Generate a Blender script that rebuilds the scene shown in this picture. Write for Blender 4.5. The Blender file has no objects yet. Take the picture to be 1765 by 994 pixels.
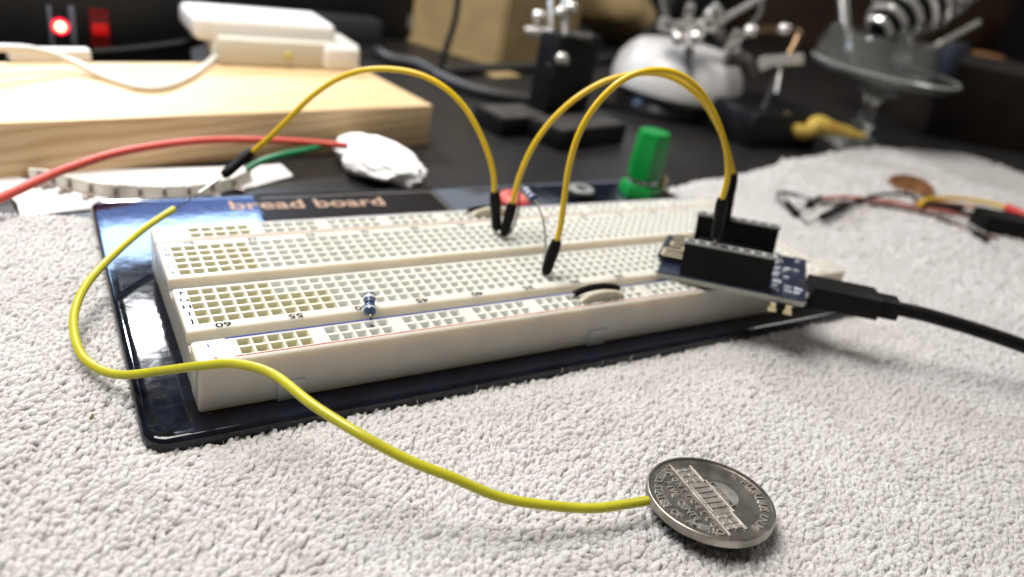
import bpy, bmesh, math, random
import numpy as np
from mathutils import Vector, Matrix, Euler, noise
R = math.radians
random.seed(7); rng = np.random.default_rng(7)
SC = bpy.context.scene
COL = SC.collection
SC.unit_settings.system = 'METRIC'; SC.unit_settings.scale_length = 0.01      # one unit is one centimetre

# ------------------------------------------------------------------ camera
CAM = Vector((-1.7922, -10.7549, 8.6283)); CROT = Euler((1.0875, -0.1709, -0.5262))
FPX, CX, CY = 1301.32, 882.5, 497.0
cd = bpy.data.cameras.new('camera'); cam = bpy.data.objects.new('camera', cd); COL.objects.link(cam)
cam.location = CAM; cam.rotation_euler = CROT
cd.sensor_width = 36; cd.lens = 36*FPX/1765; cd.clip_start = .1; cd.clip_end = 1000
cd.dof.use_dof = True; cd.dof.focus_distance = 12.6; cd.dof.aperture_fstop = 0.132
SC.camera = cam
# ------------------------------------------------------------------ world and lamps
W = bpy.data.worlds.new('World'); SC.world = W; W.use_nodes = True
bg = W.node_tree.nodes['Background']; bg.inputs[0].default_value = (1.0, .93, .84, 1); bg.inputs[1].default_value = .10
def area(name, loc, target, sx, sy, power, color):
    l = bpy.data.lights.new(name, 'AREA'); l.shape = 'RECTANGLE'; l.size = sx; l.size_y = sy; l.energy = power; l.color = color
    o = bpy.data.objects.new(name, l); COL.objects.link(o); o.location = loc
    o.rotation_euler = (Vector(target)-Vector(loc)).to_track_quat('-Z', 'Y').to_euler(); return o
area('ceiling_lamp', (4.6, 60, 36), (7, 2, 0), 3.2, 1.8, 19000, (.94, .965, 1))
area('overhead_lamp', (-8, 12, 44), (4, 1, 0), 26, 22, 33000, (1, .97, .935))
area('window_light', (0.6, 30, 11.6), (2, 6, 0), 16.4, 2.0, 1900, (.46, .66, 1))
area('window_light_low', (0.6, 30.2, 10.0), (2, 6, 0), 16.4, 2.2, 330, (.25, .40, 1))
area('bench_lamp', (3, 22, 34), (2, 17, 0), 10, 6, 5600, (1, .93, .80))
area('added_side_light', (66, 4, 44), (34, 16, 3), 14, 14, 9000, (1, .96, .92))  # added light, brightens the chrome, the glass dish and the right of the towel
area('far_window_light', (43, 52, 25), (9, 4, 1), 22, 9, 1100, (.80, .88, 1))
SC.view_settings.view_transform = 'Standard'; SC.view_settings.look = 'None'
SC.view_settings.exposure = 0; SC.view_settings.gamma = 1
SC.cycles.use_denoising = True
SC.cycles.max_bounces = 10; SC.cycles.diffuse_bounces = 7; SC.cycles.glossy_bounces = 4; SC.cycles.transmission_bounces = 8; SC.cycles.caustics_reflective = False; SC.cycles.caustics_refractive = False

# ------------------------------------------------------------------ helpers
RM = CROT.to_matrix()
def at(u, v, dep): return CAM + RM @ Vector(((u-CX)/FPX, -(v-CY)/FPX, -1))*dep
def un(u, v, z):
    d = RM @ Vector(((u-CX)/FPX, -(v-CY)/FPX, -1)); return CAM + d*((z-CAM.z)/d.z)
def onplane(u, v, A, B):                      # point of the upright plane through A and B
    n = Vector((B[1]-A[1], A[0]-B[0], 0)); d = RM @ Vector(((u-CX)/FPX, -(v-CY)/FPX, -1))
    return CAM + d*((Vector(A)-CAM).dot(n)/d.dot(n))
def depth(P): return (Vector(P)-CAM).dot(RM @ Vector((0, 0, -1)))

def mat(name, color, rough=.5, metal=0, var=.06, vscale=8, bump=0, bscale=60, coat=0, sss=0, trans=0, ior=1.45, emit=None, estr=0, spec=.5, color2=None, rvar=0):
    m = bpy.data.materials.new(name); m.use_nodes = True; nt = m.node_tree; N = nt.nodes; L = nt.links
    b = N['Principled BSDF']
    b.inputs['Roughness'].default_value = rough; b.inputs['Metallic'].default_value = metal
    b.inputs['IOR'].default_value = ior; b.inputs['Coat Weight'].default_value = coat
    b.inputs['Transmission Weight'].default_value = trans; b.inputs['Specular IOR Level'].default_value = spec
    tc = N.new('ShaderNodeTexCoord'); nz = N.new('ShaderNodeTexNoise'); nz.inputs['Scale'].default_value = vscale; nz.inputs['Detail'].default_value = 5
    L.new(tc.outputs['Object'], nz.inputs['Vector'])
    mx = N.new('ShaderNodeMix'); mx.data_type = 'RGBA'
    c = Vector(color); c2 = Vector(color2) if color2 else c*(1-var*2.5)
    rp = N.new('ShaderNodeValToRGB'); rp.color_ramp.elements[0].position = .35; rp.color_ramp.elements[1].position = .68
    L.new(nz.outputs['Fac'], rp.inputs[0]); L.new(rp.outputs[0], mx.inputs[0])
    mx.inputs[6].default_value = (*c2, 1); mx.inputs[7].default_value = (*c, 1)
    L.new(mx.outputs[2], b.inputs['Base Color'])
    if rvar:
        mr = N.new('ShaderNodeMapRange'); mr.inputs[3].default_value = max(0, rough-rvar); mr.inputs[4].default_value = rough+rvar
        n2 = N.new('ShaderNodeTexNoise'); n2.inputs['Scale'].default_value = vscale*1.7; n2.inputs['Detail'].default_value = 8; L.new(tc.outputs['Object'], n2.inputs['Vector'])
        L.new(n2.outputs['Fac'], mr.inputs[0]); L.new(mr.outputs[0], b.inputs['Roughness'])
    if bump:
        n3 = N.new('ShaderNodeTexNoise'); n3.inputs['Scale'].default_value = bscale; n3.inputs['Detail'].default_value = 4; L.new(tc.outputs['Object'], n3.inputs['Vector'])
        bp = N.new('ShaderNodeBump'); bp.inputs['Strength'].default_value = bump; bp.inputs['Distance'].default_value = .02
        L.new(n3.outputs['Fac'], bp.inputs['Height']); L.new(bp.outputs[0], b.inputs['Normal'])
    if sss:
        b.inputs['Subsurface Weight'].default_value = sss; b.inputs['Subsurface Radius'].default_value = (1, .72, .45); b.inputs['Subsurface Scale'].default_value = .4
    if emit:
        b.inputs['Emission Color'].default_value = (*emit, 1); b.inputs['Emission Strength'].default_value = estr
    return m

class MB:
    def __init__(s): s.v = []; s.f = []; s.m = []; s.mi = 0
    def add(s, vs, fs):
        k = len(s.v); s.v += [tuple(p) for p in vs]
        for f in fs: s.f.append(tuple(i+k for i in f)); s.m.append(s.mi)
        return s
    def box(s, a, b, M=None, bev=0, seg=2):
        bm = bmesh.new(); bmesh.ops.create_cube(bm, size=1)
        for v in bm.verts:
            v.co = Vector([a[i]+(v.co[i]+.5)*(b[i]-a[i]) for i in range(3)])
        if bev: bmesh.ops.bevel(bm, geom=list(bm.edges), offset=bev, segments=seg, profile=.5, affect='EDGES')
        if M is not None: bm.transform(M)
        s.bm(bm); return s
    def bm(s, bm):
        bm.verts.ensure_lookup_table(); bm.verts.index_update()
        s.add([v.co for v in bm.verts], [[v.index for v in f.verts] for f in bm.faces]); bm.free(); return s
    def tube(s, pts, r, n=10, sub=6, smooth=True, rn=None):
        P = [Vector(p) for p in pts]; rr = list(r) if hasattr(r, '__len__') else [r]*len(P)
        if smooth and len(P) > 2:
            Q, q = [], []
            for i in range(len(P)-1):
                p0, p1, p2, p3 = P[max(i-1, 0)], P[i], P[i+1], P[min(i+2, len(P)-1)]
                for k in range(sub):
                    t = k/sub
                    Q.append(.5*((2*p1)+(p2-p0)*t+(2*p0-5*p1+4*p2-p3)*t*t+(3*p1-p0-3*p2+p3)*t**3)); q.append(rr[i]*(1-t)+rr[i+1]*t)
            Q.append(P[-1]); q.append(rr[-1]); P, rr = Q, q
        T = [(P[min(i+1, len(P)-1)]-P[max(i-1, 0)]).normalized() for i in range(len(P))]
        u = T[0].orthogonal().normalized(); vs = []; fs = []
        for i, p in enumerate(P):
            if i: u = T[i-1].rotation_difference(T[i]) @ u
            u = (u-T[i]*u.dot(T[i])).normalized(); w = T[i].cross(u)
            for k in range(n):
                a = 2*math.pi*k/n; vs.append(p+(u*math.cos(a)+w*math.sin(a))*rr[i])
        for i in range(len(P)-1):
            for k in range(n):
                fs.append((i*n+k, i*n+(k+1) % n, (i+1)*n+(k+1) % n, (i+1)*n+k))
        fs.append(tuple(reversed(range(n)))); fs.append(tuple(range((len(P)-1)*n, len(P)*n)))
        return s.add(vs, fs)
    def lathe(s, prof, n=32, M=None, closed=False):
        vs = []; fs = []
        for r_, z in prof:
            for k in range(n):
                a = 2*math.pi*k/n; p = Vector((r_*math.cos(a), r_*math.sin(a), z)); vs.append(M @ p if M else p)
        for i in range(len(prof)-1):
            for k in range(n): fs.append((i*n+k, i*n+(k+1) % n, (i+1)*n+(k+1) % n, (i+1)*n+k))
        if closed:
            i = len(prof)-1
            for k in range(n): fs.append((i*n+k, i*n+(k+1) % n, (k+1) % n, k))
        else:
            if prof[0][0] > 1e-6: fs.append(tuple(reversed(range(n))))
            if prof[-1][0] > 1e-6: fs.append(tuple(range((len(prof)-1)*n, len(prof)*n)))
        return s.add(vs, fs)
    def build(s, name, m, parent=None, world=False, smooth=True, weld=True, angle=40):
        me = bpy.data.meshes.new(name); off = Vector((0, 0, 0))
        if world and parent is not None:
            q = parent
            while q is not None: off += q.location; q = q.parent
        me.from_pydata([tuple(Vector(p)-off) for p in s.v], [], s.f)
        ms = m if isinstance(m, (list, tuple)) else [m]
        for q in ms: me.materials.append(q)
        if len(ms) > 1: me.polygons.foreach_set('material_index', s.m)
        bm = bmesh.new(); bm.from_mesh(me)
        if weld: bmesh.ops.remove_doubles(bm, verts=bm.verts, dist=1e-5)
        bmesh.ops.recalc_face_normals(bm, faces=bm.faces)
        if smooth:
            ca = math.radians(angle)
            for f in bm.faces: f.smooth = True
            for e in bm.edges:
                if len(e.link_faces) == 2 and e.calc_face_angle(0) > ca: e.smooth = False
        bm.to_mesh(me); bm.free()
        o = bpy.data.objects.new(name, me); COL.objects.link(o)
        if parent is not None: o.parent = parent
        return o

def thing(name, label, cat, loc=(0, 0, 0), rot=(0, 0, 0), group=None):
    o = bpy.data.objects.new(name, None); COL.objects.link(o); o.empty_display_size = .3
    o.location = loc; o.rotation_euler = rot; return tag(o, label, cat, group)
def tag(o, label, cat, group=None):
    o['label'] = label; o['category'] = cat
    if group: o['group'] = group
    return o
def struct(o): o['kind'] = 'structure'; return o

_tc = {}
def text_mesh(txt, size, extrude=.0015, offset=0, align='CENTER'):
    k = (txt, size, extrude, offset, align)
    if k not in _tc:
        c = bpy.data.curves.new('t', 'FONT'); c.body = txt; c.size = size; c.extrude = extrude; c.offset = offset; c.align_x = align; c.align_y = 'CENTER'
        o = bpy.data.objects.new('t', c); COL.objects.link(o); dg = bpy.context.evaluated_depsgraph_get(); dg.update()
        me = bpy.data.meshes.new_from_object(o.evaluated_get(dg))
        _tc[k] = ([v.co.copy() for v in me.vertices], [tuple(p.vertices) for p in me.polygons])
        bpy.data.objects.remove(o); bpy.data.curves.remove(c); bpy.data.meshes.remove(me)
    return _tc[k]
def put_text(mb, txt, loc, size, rot=0, sx=1, sy=1, **kw):
    v, f = text_mesh(txt, size, **kw); M = Matrix.Translation(loc) @ Matrix.Rotation(rot, 4, 'Z') @ Matrix.Diagonal((sx, sy, 1, 1))
    mb.add([M @ p for p in v], f)

# ------------------------------------------------------------------ materials
M_ivory = mat('ivory_plastic', (.63, .61, .55), .22, var=.03, vscale=1.5, sss=.7, bump=.22, bscale=45, rvar=.08, spec=.42)
M_hole = mat('ivory_hole', (.58, .55, .38), .5, var=.02, vscale=4)
M_hole2 = mat('pale_grey_hole', (.66, .67, .63), .4, var=.03, vscale=4)  # paler grey hole walls, used beyond the left columns
M_pit = mat('hole_floor', (.5, .48, .40), .5)
M_ink = mat('black_ink', (.02, .02, .025), .9, spec=.05)
M_blueink = mat('blue_ink', (.02, .05, .26), .8, spec=.1)
M_redink = mat('red_ink', (.42, .06, .05), .8, var=.15, vscale=30, spec=.1)
M_plate = mat('glossy_black_plate', (.003, .003, .005), .06, var=.2, vscale=2.5, coat=.0, rvar=.035, bump=.10, bscale=3.2, color2=(.007, .009, .018))
def specks(m, scale, thr, col):
    nt = m.node_tree; b = nt.nodes['Principled BSDF']; src = b.inputs['Base Color'].links[0].from_socket
    tc = nt.nodes.new('ShaderNodeTexCoord'); vo = nt.nodes.new('ShaderNodeTexVoronoi'); vo.inputs['Scale'].default_value = scale; nt.links.new(tc.outputs['Object'], vo.inputs['Vector'])
    nz = nt.nodes.new('ShaderNodeTexNoise'); nz.inputs['Scale'].default_value = .8; nt.links.new(tc.outputs['Object'], nz.inputs['Vector'])
    mu = nt.nodes.new('ShaderNodeMath'); mu.operation = 'MULTIPLY'; mu.inputs[1].default_value = thr*2; nt.links.new(nz.outputs['Fac'], mu.inputs[0])
    lt = nt.nodes.new('ShaderNodeMath'); lt.operation = 'LESS_THAN'; nt.links.new(vo.outputs['Distance'], lt.inputs[0]); nt.links.new(mu.outputs[0], lt.inputs[1])
    mx = nt.nodes.new('ShaderNodeMix'); mx.data_type = 'RGBA'; nt.links.new(lt.outputs[0], mx.inputs[0]); nt.links.new(src, mx.inputs[6]); mx.inputs[7].default_value = (*col, 1)
    nt.links.new(mx.outputs[2], b.inputs['Base Color'])
specks(M_plate, 2.6, .045, (.16, .16, .17)); specks(M_ivory, 1.1, .012, (.30, .24, .15)); specks(M_table, 1.4, .03, (.12, .11, .10)) if 'M_table' in globals() else None
M_title = mat('pink_print', (.44, .30, .22), .6, spec=.1)
M_panel = mat('printed_black_panel', (.008, .006, .006), .5, spec=.12)
M_yellow = mat('yellow_insulation', (.74, .49, .005), .36, var=.03, vscale=3, coat=.1)
M_lime = mat('lemon_insulation', (.50, .47, .02), .36, var=.06, vscale=2, coat=.1)
M_black = mat('black_plastic', (.006, .006, .006), .5, var=.1, bump=.15, bscale=40, spec=.16)
M_blackg = mat('black_gloss', (.01, .01, .011), .25)
M_rubber = mat('black_rubber', (.007, .007, .007), .55, spec=.16)
M_tin = mat('tinned_wire', (.45, .44, .43), .25, metal=1)
M_steel = mat('chrome_steel', (.78, .76, .72), .18, metal=.72, var=.05, vscale=2)
M_brass = mat('gold_trace', (.80, .68, .42), .3, metal=.35)
M_lead = mat('dull_lead', (.30, .29, .28), .3, metal=1)
M_leg = mat('dark_component_lead', (.13, .125, .12), .35, metal=.7)
M_solder = mat('solder', (.60, .63, .70), .25, metal=.4, bump=.8, bscale=14)
M_blue = mat('blue_board', (.020, .026, .050), .2, bump=.5, bscale=14)
M_fr4 = mat('pale_board_edge', (.42, .43, .38), .5, var=.1)
M_res = mat('blue_lacquer', (.035, .065, .16), .3, var=.08, coat=.3)
M_bandw = mat('pale_band', (.6, .6, .62), .35)
M_towelb = mat('towel_backing', (.93, .92, .91), .95, var=.03, spec=.1)

# ------------------------------------------------------------------ table and room
ZT = -.35
M_table = mat('black_table_top', (.014, .014, .016), .42, var=.25, vscale=1.2, rvar=.12, color2=(.018, .016, .014), bump=.05, bscale=6, spec=.35)
mb = MB(); mb.box((-60, -50, -3), (150, 75, ZT)); struct(mb.build('table_top', M_table, smooth=False))
M_wall = mat('dark_brown_wall', (.035, .018, .010), .8, var=.3, vscale=.05)
mb = MB(); mb.box((-60, 75.5, -3), (190, 77, 60)); struct(mb.build('back_wall', M_wall, smooth=False))
mb = MB(); mb.box((151, -60, -3), (153, 75, 60)); struct(mb.build('side_wall', M_wall, smooth=False))

# ------------------------------------------------------------------ towel
PX0, PX1, PY0, PY1 = -.9, 17.4, -.62, 9.1
edge = [un(u, v, .15) for u, v in ((1170, 316), (1270, 298), (1330, 283), (1400, 267), (1480, 254), (1560, 253), (1640, 262), (1700, 277), (1765, 305))]
def yfar(x):
    if x <= edge[0].x:
        t = min(1, max(0, (x-10)/8)); return (8.75+.12*math.sin(x*.9))*(1-t)+edge[0].y*t
    for a, b in zip(edge, edge[1:]):
        if a.x <= x <= b.x: return a.y+(b.y-a.y)*(x-a.x)/(b.x-a.x)
    return edge[-1].y-(x-edge[-1].x)*1.6
def ss(a, b, x): t = min(1, max(0, (x-a)/(b-a))); return t*t*(3-2*t)
def pdist(x, y):
    q = .42; dx = max(PX0+q-x, 0, x-PX1+q); dy = max(PY0+q-y, 0, y-PY1+q); return max(0, math.hypot(dx, dy)-q)
def base_h(x, y):
    d = pdist(x, y); h = -.13+.185*ss(0, 1.1, d)
    h += ss(.2, 2.5, d)*.16*noise.noise(Vector((x*.28, y*.28, 3))) + ss(0, 1, d)*.05*noise.noise(Vector((x*.9, y*.9, 8)))
    h -= .12*math.exp(-((x-7.05)**2+(y+4.9)**2)/.9)
    h += .06*math.exp(-((x-7.05)**2+(y+4.9)**2)/6)
    r_ = ss(22, 40, x); h += r_*.12*(math.sin(x*.9+y*.5)*.5+noise.noise(Vector((x*.3, y*.5, 1))))
    e = yfar(x)-y; h -= .12*ss(.5, 0, e)
    return max(h, ZT+.02)
T = thing('towel', 'white terry towel spread under the breadboard and the nickel', 'towel', (10, -4, ZT))
mb = MB(); xs = np.arange(-11, 47.01, .33); ny = 90; n0 = len(xs)
for x in xs:
    yf = max(yfar(x), -14); 
    for j in range(ny):
        y = -16+(yf+16)*(j/(ny-1)); mb.v.append((x, y, base_h(x, y)))
for x in xs: mb.v.append((x, max(yfar(x), -14)+.12, ZT+.005))
for i in range(n0-1):
    for j in range(ny-1):
        mb.f.append((i*ny+j, (i+1)*ny+j, (i+1)*ny+j+1, i*ny+j+1)); mb.m.append(0)
    k = n0*ny+i; mb.f.append((i*ny+ny-1, (i+1)*ny+ny-1, k+1, k)); mb.m.append(0)
mb.build('woven_backing', M_towelb, T, world=True, weld=False)
# terry loops: one small loop mesh set over a grid of points
def loop_mesh(name, seed):
    r_ = random.Random(seed); b = MB(); pts = []
    w = .022+.006*r_.random(); h = .165
    for k in range(6):
        a = math.pi*k/5; pts.append((math.cos(a)*w*(1+.25*math.sin(a)), .035*math.sin(a*.5+1.2)*math.sin(a)+r_.uniform(-.006, .006), -.03+h*math.sin(a)**.75*1.15+.03*math.sin(a)))
    b.tube(pts, [.020, .026, .030, .030, .026, .020], n=6, sub=2)
    o = b.build(name, M_loop, None, weld=False, angle=180); return o
M_loop = bpy.data.materials.new('terry_cotton'); M_loop.use_nodes = True
nt = M_loop.node_tree; b = nt.nodes['Principled BSDF']; b.inputs['Roughness'].default_value = .85; b.inputs['Specular IOR Level'].default_value = .25
tl = nt.nodes.new('ShaderNodeBsdfTranslucent'); ms_ = nt.nodes.new('ShaderNodeMixShader'); ms_.inputs[0].default_value = .7
nt.links.new(b.outputs[0], ms_.inputs[1]); nt.links.new(tl.outputs[0], ms_.inputs[2]); nt.links.new(ms_.outputs[0], nt.nodes['Material Output'].inputs[0])
oi = nt.nodes.new('ShaderNodeObjectInfo'); rp = nt.nodes.new('ShaderNodeValToRGB'); nt.links.new(oi.outputs['Random'], rp.inputs[0]); nt.links.new(rp.outputs[0], b.inputs['Base Color']); nt.links.new(rp.outputs[0], tl.inputs[0])
rp.color_ramp.elements[0].color = (.91, .895, .885, 1); rp.color_ramp.elements[1].color = (.96, .95, .945, 1)
P_, Rt, Sc, Ix = [], [], [], []
def scatter(x0, x1, y0, y1, s, skip=None, scale=1):
    for x in np.arange(x0, x1, s):
        for y in np.arange(y0, y1, s):
            px, py = x+rng.uniform(-.48, .48)*s, y+rng.uniform(-.48, .48)*s
            if skip and skip(px, py): continue
            if py > yfar(px)-.03: continue
            d = pdist(px, py)
            if d < .015 and PX0-.1 < px < PX1+.1: continue
            nv = noise.noise(Vector((px*.55, py*.55, 5))); n2 = noise.noise(Vector((px*2.3, py*2.3, 9)))
            az = R(108)+1.25*nv+.5*n2+rng.normal(0, .28); tilt = 1.20+.16*n2+rng.normal(0, .12)
            q = Euler((0, 0, az)).to_matrix() @ Euler((min(max(tilt, .6), 1.45), 0, 0)).to_matrix() @ Euler((0, 0, rng.uniform(-.7, .7))).to_matrix()
            e = q.to_euler(); P_.append((px, py, base_h(px, py)-.015)); Rt.append(tuple(e)); sc = scale*rng.uniform(.76, 1.18)
            Sc.append(sc); Ix.append(3 if rng.random() < .012 else int(rng.integers(0, 3)))
scatter(-4.2, 22, -10.5, 9, .060)
near = lambda x, y: -4.2 <= x < 22 and -10.5 <= y
scatter(-11, 47, -16, 14.5, .125, near, 1.5)
loops = [loop_mesh('loop_a', 1), loop_mesh('loop_b', 2), loop_mesh('loop_c', 3)]
fb = MB(); fb.tube([(0, 0, 0), (.03, .02, .09), (.01, .09, .15), (-.05, .13, .17), (-.06, .2, .21)], .0035, n=4, sub=4); loops.append(fb.build('loop_d', M_loop, None, weld=False, angle=180))
lc = bpy.data.collections.new('loop_kinds')
for o in loops: COL.objects.unlink(o); lc.objects.link(o)
me = bpy.data.meshes.new('terry_loops'); off = Vector((10, -4, ZT))
me.from_pydata([tuple(Vector(p)-off) for p in P_], [], [])
a = me.attributes.new('rot', 'FLOAT_VECTOR', 'POINT'); a.data.foreach_set('vector', np.array(Rt, dtype=np.float32).ravel())
a = me.attributes.new('scl', 'FLOAT', 'POINT'); a.data.foreach_set('value', np.array(Sc, dtype=np.float32))
a = me.attributes.new('idx', 'INT', 'POINT'); a.data.foreach_set('value', np.array(Ix, dtype=np.int32))
to = bpy.data.objects.new('terry_loops', me); COL.objects.link(to); to.parent = T; to['kind'] = 'stuff'
g = bpy.data.node_groups.new('loops', 'GeometryNodeTree')
g.interface.new_socket('Geometry', in_out='INPUT', socket_type='NodeSocketGeometry'); g.interface.new_socket('Geometry', in_out='OUTPUT', socket_type='NodeSocketGeometry')
gi = g.nodes.new('NodeGroupInput'); go = g.nodes.new('NodeGroupOutput'); ip = g.nodes.new('GeometryNodeInstanceOnPoints'); ci = g.nodes.new('GeometryNodeCollectionInfo')
ci.inputs[0].default_value = lc; ci.inputs['Separate Children'].default_value = True; ci.inputs['Reset Children'].default_value = True
ar = g.nodes.new('GeometryNodeInputNamedAttribute'); ar.data_type = 'FLOAT_VECTOR'; ar.inputs[0].default_value = 'rot'
as_ = g.nodes.new('GeometryNodeInputNamedAttribute'); as_.data_type = 'FLOAT'; as_.inputs[0].default_value = 'scl'
ai = g.nodes.new('GeometryNodeInputNamedAttribute'); ai.data_type = 'INT'; ai.inputs[0].default_value = 'idx'; g.links.new(ai.outputs[0], ip.inputs['Instance Index'])
er = g.nodes.new('FunctionNodeEulerToRotation')
g.links.new(gi.outputs[0], ip.inputs['Points']); g.links.new(ci.outputs[0], ip.inputs['Instance']); ip.inputs['Pick Instance'].default_value = True
g.links.new(ar.outputs[0], er.inputs[0]); g.links.new(er.outputs[0], ip.inputs['Rotation']); g.links.new(as_.outputs[0], ip.inputs['Scale']); g.links.new(ip.outputs[0], go.inputs[0])
md = to.modifiers.new('loops', 'NODES'); md.node_group = g
print('loops', len(P_))

# ------------------------------------------------------------------ breadboard
P = .254; X0 = .3475; ZTOP = 1.16; L = 16.42
BB = thing('solderless_breadboard', 'long ivory solderless breadboard mounted on a glossy black plate', 'breadboard', (8.2, 2.6, 0))
# plate: rounded slab with a soft rolled rim
def slab(mb, x0, x1, y0, y1, zs, rad, seg=8):
    rings = []
    for inset, z in zs:
        ring = []; r_ = max(rad-inset, .01)
        for cx, cy, a0 in ((x1-rad, y1-rad, 0), (x0+rad, y1-rad, 90), (x0+rad, y0+rad, 180), (x1-rad, y0+rad, 270)):
            for k in range(seg+1):
                a = R(a0+90*k/seg); ring.append((cx+r_*math.cos(a), cy+r_*math.sin(a), z))
        rings.append(ring)
    n = len(rings[0]); vs = [p for r_ in rings for p in r_]; fs = []
    for i in range(len(rings)-1):
        for k in range(n): fs.append((i*n+k, i*n+(k+1) % n, (i+1)*n+(k+1) % n, (i+1)*n+k))
    fs.append(tuple(reversed(range(n)))); fs.append(tuple(range((len(rings)-1)*n, len(rings)*n))); mb.add(vs, fs)
mb = MB(); slab(mb, PX0, PX1, PY0, PY1, [(.05, -.14), (.0, -.11), (0, .10), (.015, .135), (.04, .17), (.085, .190), (.13, .186), (.19, .178), (.25, .178), (.31, .178)], .42)
plate = mb.build('base_plate', M_plate, BB, world=True, angle=60)
ZP = .178
mb = MB(); mb.box((3.0, 5.4, ZP+.001), (8.4, 8.95, ZP+.004)); mb.build('black_panel', M_panel, plate, world=True, smooth=False)
mb = MB(); x = un(392, 356, ZP); x2 = un(665, 348, ZP)
put_text(mb, 'bread board', ((x.x+x2.x)/2, (x.y+x2.y)/2+.02, ZP+.008), .80, rot=math.atan2(x2.y-x.y, x2.x-x.x), sx=1.08, sy=1.0, extrude=.002, offset=.010)
mb.build('printed_title', M_title, plate, world=True, smooth=False)
mb = MB()
for a, b in (((3.2, 8.75), (8.3, 8.78)), ((8.28, 8.75), (8.31, 5.6))):
    mb.box((min(a[0], b[0]), min(a[1], b[1]), ZP+.004), (max(a[0], b[0]), max(a[1], b[1]), ZP+.007))
mb.build('outline_print', mat('grey_print', (.30, .28, .24), .5), plate, world=True, smooth=False)

def pocket(mb, cx, cy, z, w=.210, h=.204, inner=.150, d=.10, deep=.42, rimk=.008):
    P2 = P/2; lv = [(P2, P2, z), (w/2+rimk, h/2+rimk, z), (w/2, h/2, z-.010), (inner/2, inner/2*.9, z-d), (inner/2, inner/2*.9, z-deep)]
    vs = []
    for a, b, zz in lv: vs += [(cx-a, cy-b, zz), (cx+a, cy-b, zz), (cx+a, cy+b, zz), (cx-a, cy+b, zz)]
    for i in range(4):
        mb.mi = 0 if i < 2 else mb.hm
        mb.add([vs[i*4+k] for k in range(4)]+[vs[i*4+4+k] for k in range(4)], [(k, (k+1) % 4, 4+(k+1) % 4, 4+k) for k in range(4)])
    mb.mi = 3; mb.add(vs[16:20], [(0, 1, 2, 3)]); mb.mi = 0
def holed_slab(mb, x0, x1, y0, y1, zb, zt, cells, b=.05, rb=.05, hmat=lambda c: 1):
    key = lambda a, q: (round(a, 4), round(q, 4)); cs = {}
    for c in cells: cs[key(c[0]-P/2, c[1]-P/2)] = c
    xs = sorted({round(x0+b, 4), round(x1-b, 4)} | {round(c[0]-P/2, 4) for c in cells} | {round(c[0]+P/2, 4) for c in cells})
    ys = sorted({round(y0+b, 4), round(y1-b, 4)} | {round(c[1]-P/2, 4) for c in cells} | {round(c[1]+P/2, 4) for c in cells})
    ded = lambda s: [s[0]]+[q for p, q in zip(s, s[1:]) if q-p > .0006]
    xs, ys = ded(xs), ded(ys)
    for i in range(len(xs)-1):
        for j in range(len(ys)-1):
            c = None
            for k, cc in cs.items():
                if abs(k[0]-xs[i]) < .0015 and abs(k[1]-ys[j]) < .0015: c = cc; break
            if c: mb.hm = hmat(c); pocket(mb, c[0], c[1], zt)
            else: mb.add([(xs[i], ys[j], zt), (xs[i+1], ys[j], zt), (xs[i+1], ys[j+1], zt), (xs[i], ys[j+1], zt)], [(0, 1, 2, 3)])
    # rounded rim and sides
    per = [((x, ys[0]), (0, -1)) for x in xs]; per += [((xs[-1], ys[0]), (math.sin(R(t)), -math.cos(R(t)))) for t in (15, 30, 45, 60, 75)]
    per += [((xs[-1], y), (1, 0)) for y in ys]; per += [((xs[-1], ys[-1]), (math.cos(R(t)), math.sin(R(t)))) for t in (15, 30, 45, 60, 75)]
    per += [((x, ys[-1]), (0, 1)) for x in reversed(xs)]; per += [((xs[0], ys[-1]), (-math.sin(R(t)), math.cos(R(t)))) for t in (15, 30, 45, 60, 75)]
    per += [((xs[0], y), (-1, 0)) for y in reversed(ys)]; per += [((xs[0], ys[0]), (-math.cos(R(t)), -math.sin(R(t)))) for t in (15, 30, 45, 60, 75)]
    n = len(per); vs = []
    lv = [(b*math.sin(R(t)), zt-rb*(1-math.cos(R(t)))) for t in (0, 25, 50, 70, 90)]+[(b, zb)]
    for o_, z in lv: vs += [(p[0]+d[0]*o_, p[1]+d[1]*o_, z) for p, d in per]
    fs = [(i*n+k, i*n+(k+1) % n, (i+1)*n+(k+1) % n, (i+1)*n+k) for i in range(len(lv)-1) for k in range(n)]
    mb.add(vs, fs)
HM = [M_ivory, M_hole, M_hole2, M_pit]
hm = lambda c: 1 if (c[0] < X0+5.5*P or (c[0] < X0+9.5*P and c[1] < 2.0)) else 2
rail_x = [X0+.48+k*P for k in range(59) if k % 6 != 5]
def rail(y0, y1, ra, rb_, ext=0):
    m_ = MB(); holed_slab(m_, 0, L+ext, y0, y1, .2, ZTOP, [(x, y) for x in rail_x for y in (ra, rb_)], b=.07, rb=.06, hmat=lambda c: 1 if c[0] < 2.2 else 2)
    m_.mi = 0
    return m_.build('power_rail', HM, BB, world=True)
r1 = rail(-.06, .66, .179, .433, .25); r2 = rail(4.47, 5.24, 4.70, 4.954, .05)
mb = MB()
mb.box((.012, .655, .2), (L-.20, 4.475, .90)); mb.box((L-.36, .75, .85), (L-.21, 4.42, 1.12), bev=.02)
colx = [X0+k*P for k in range(61)]
holed_slab(mb, 0, L-.55, .945, 2.49, .88, ZTOP, [(x, 1.272+k*P) for x in colx for k in range(5)], hmat=hm)
holed_slab(mb, 0, L-.55, 2.87, 4.44, .88, ZTOP, [(x, 3.10+k*P) for x in colx for k in range(5)], hmat=hm)
tb = mb.build('terminal_strip', HM, BB, world=True)
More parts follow.
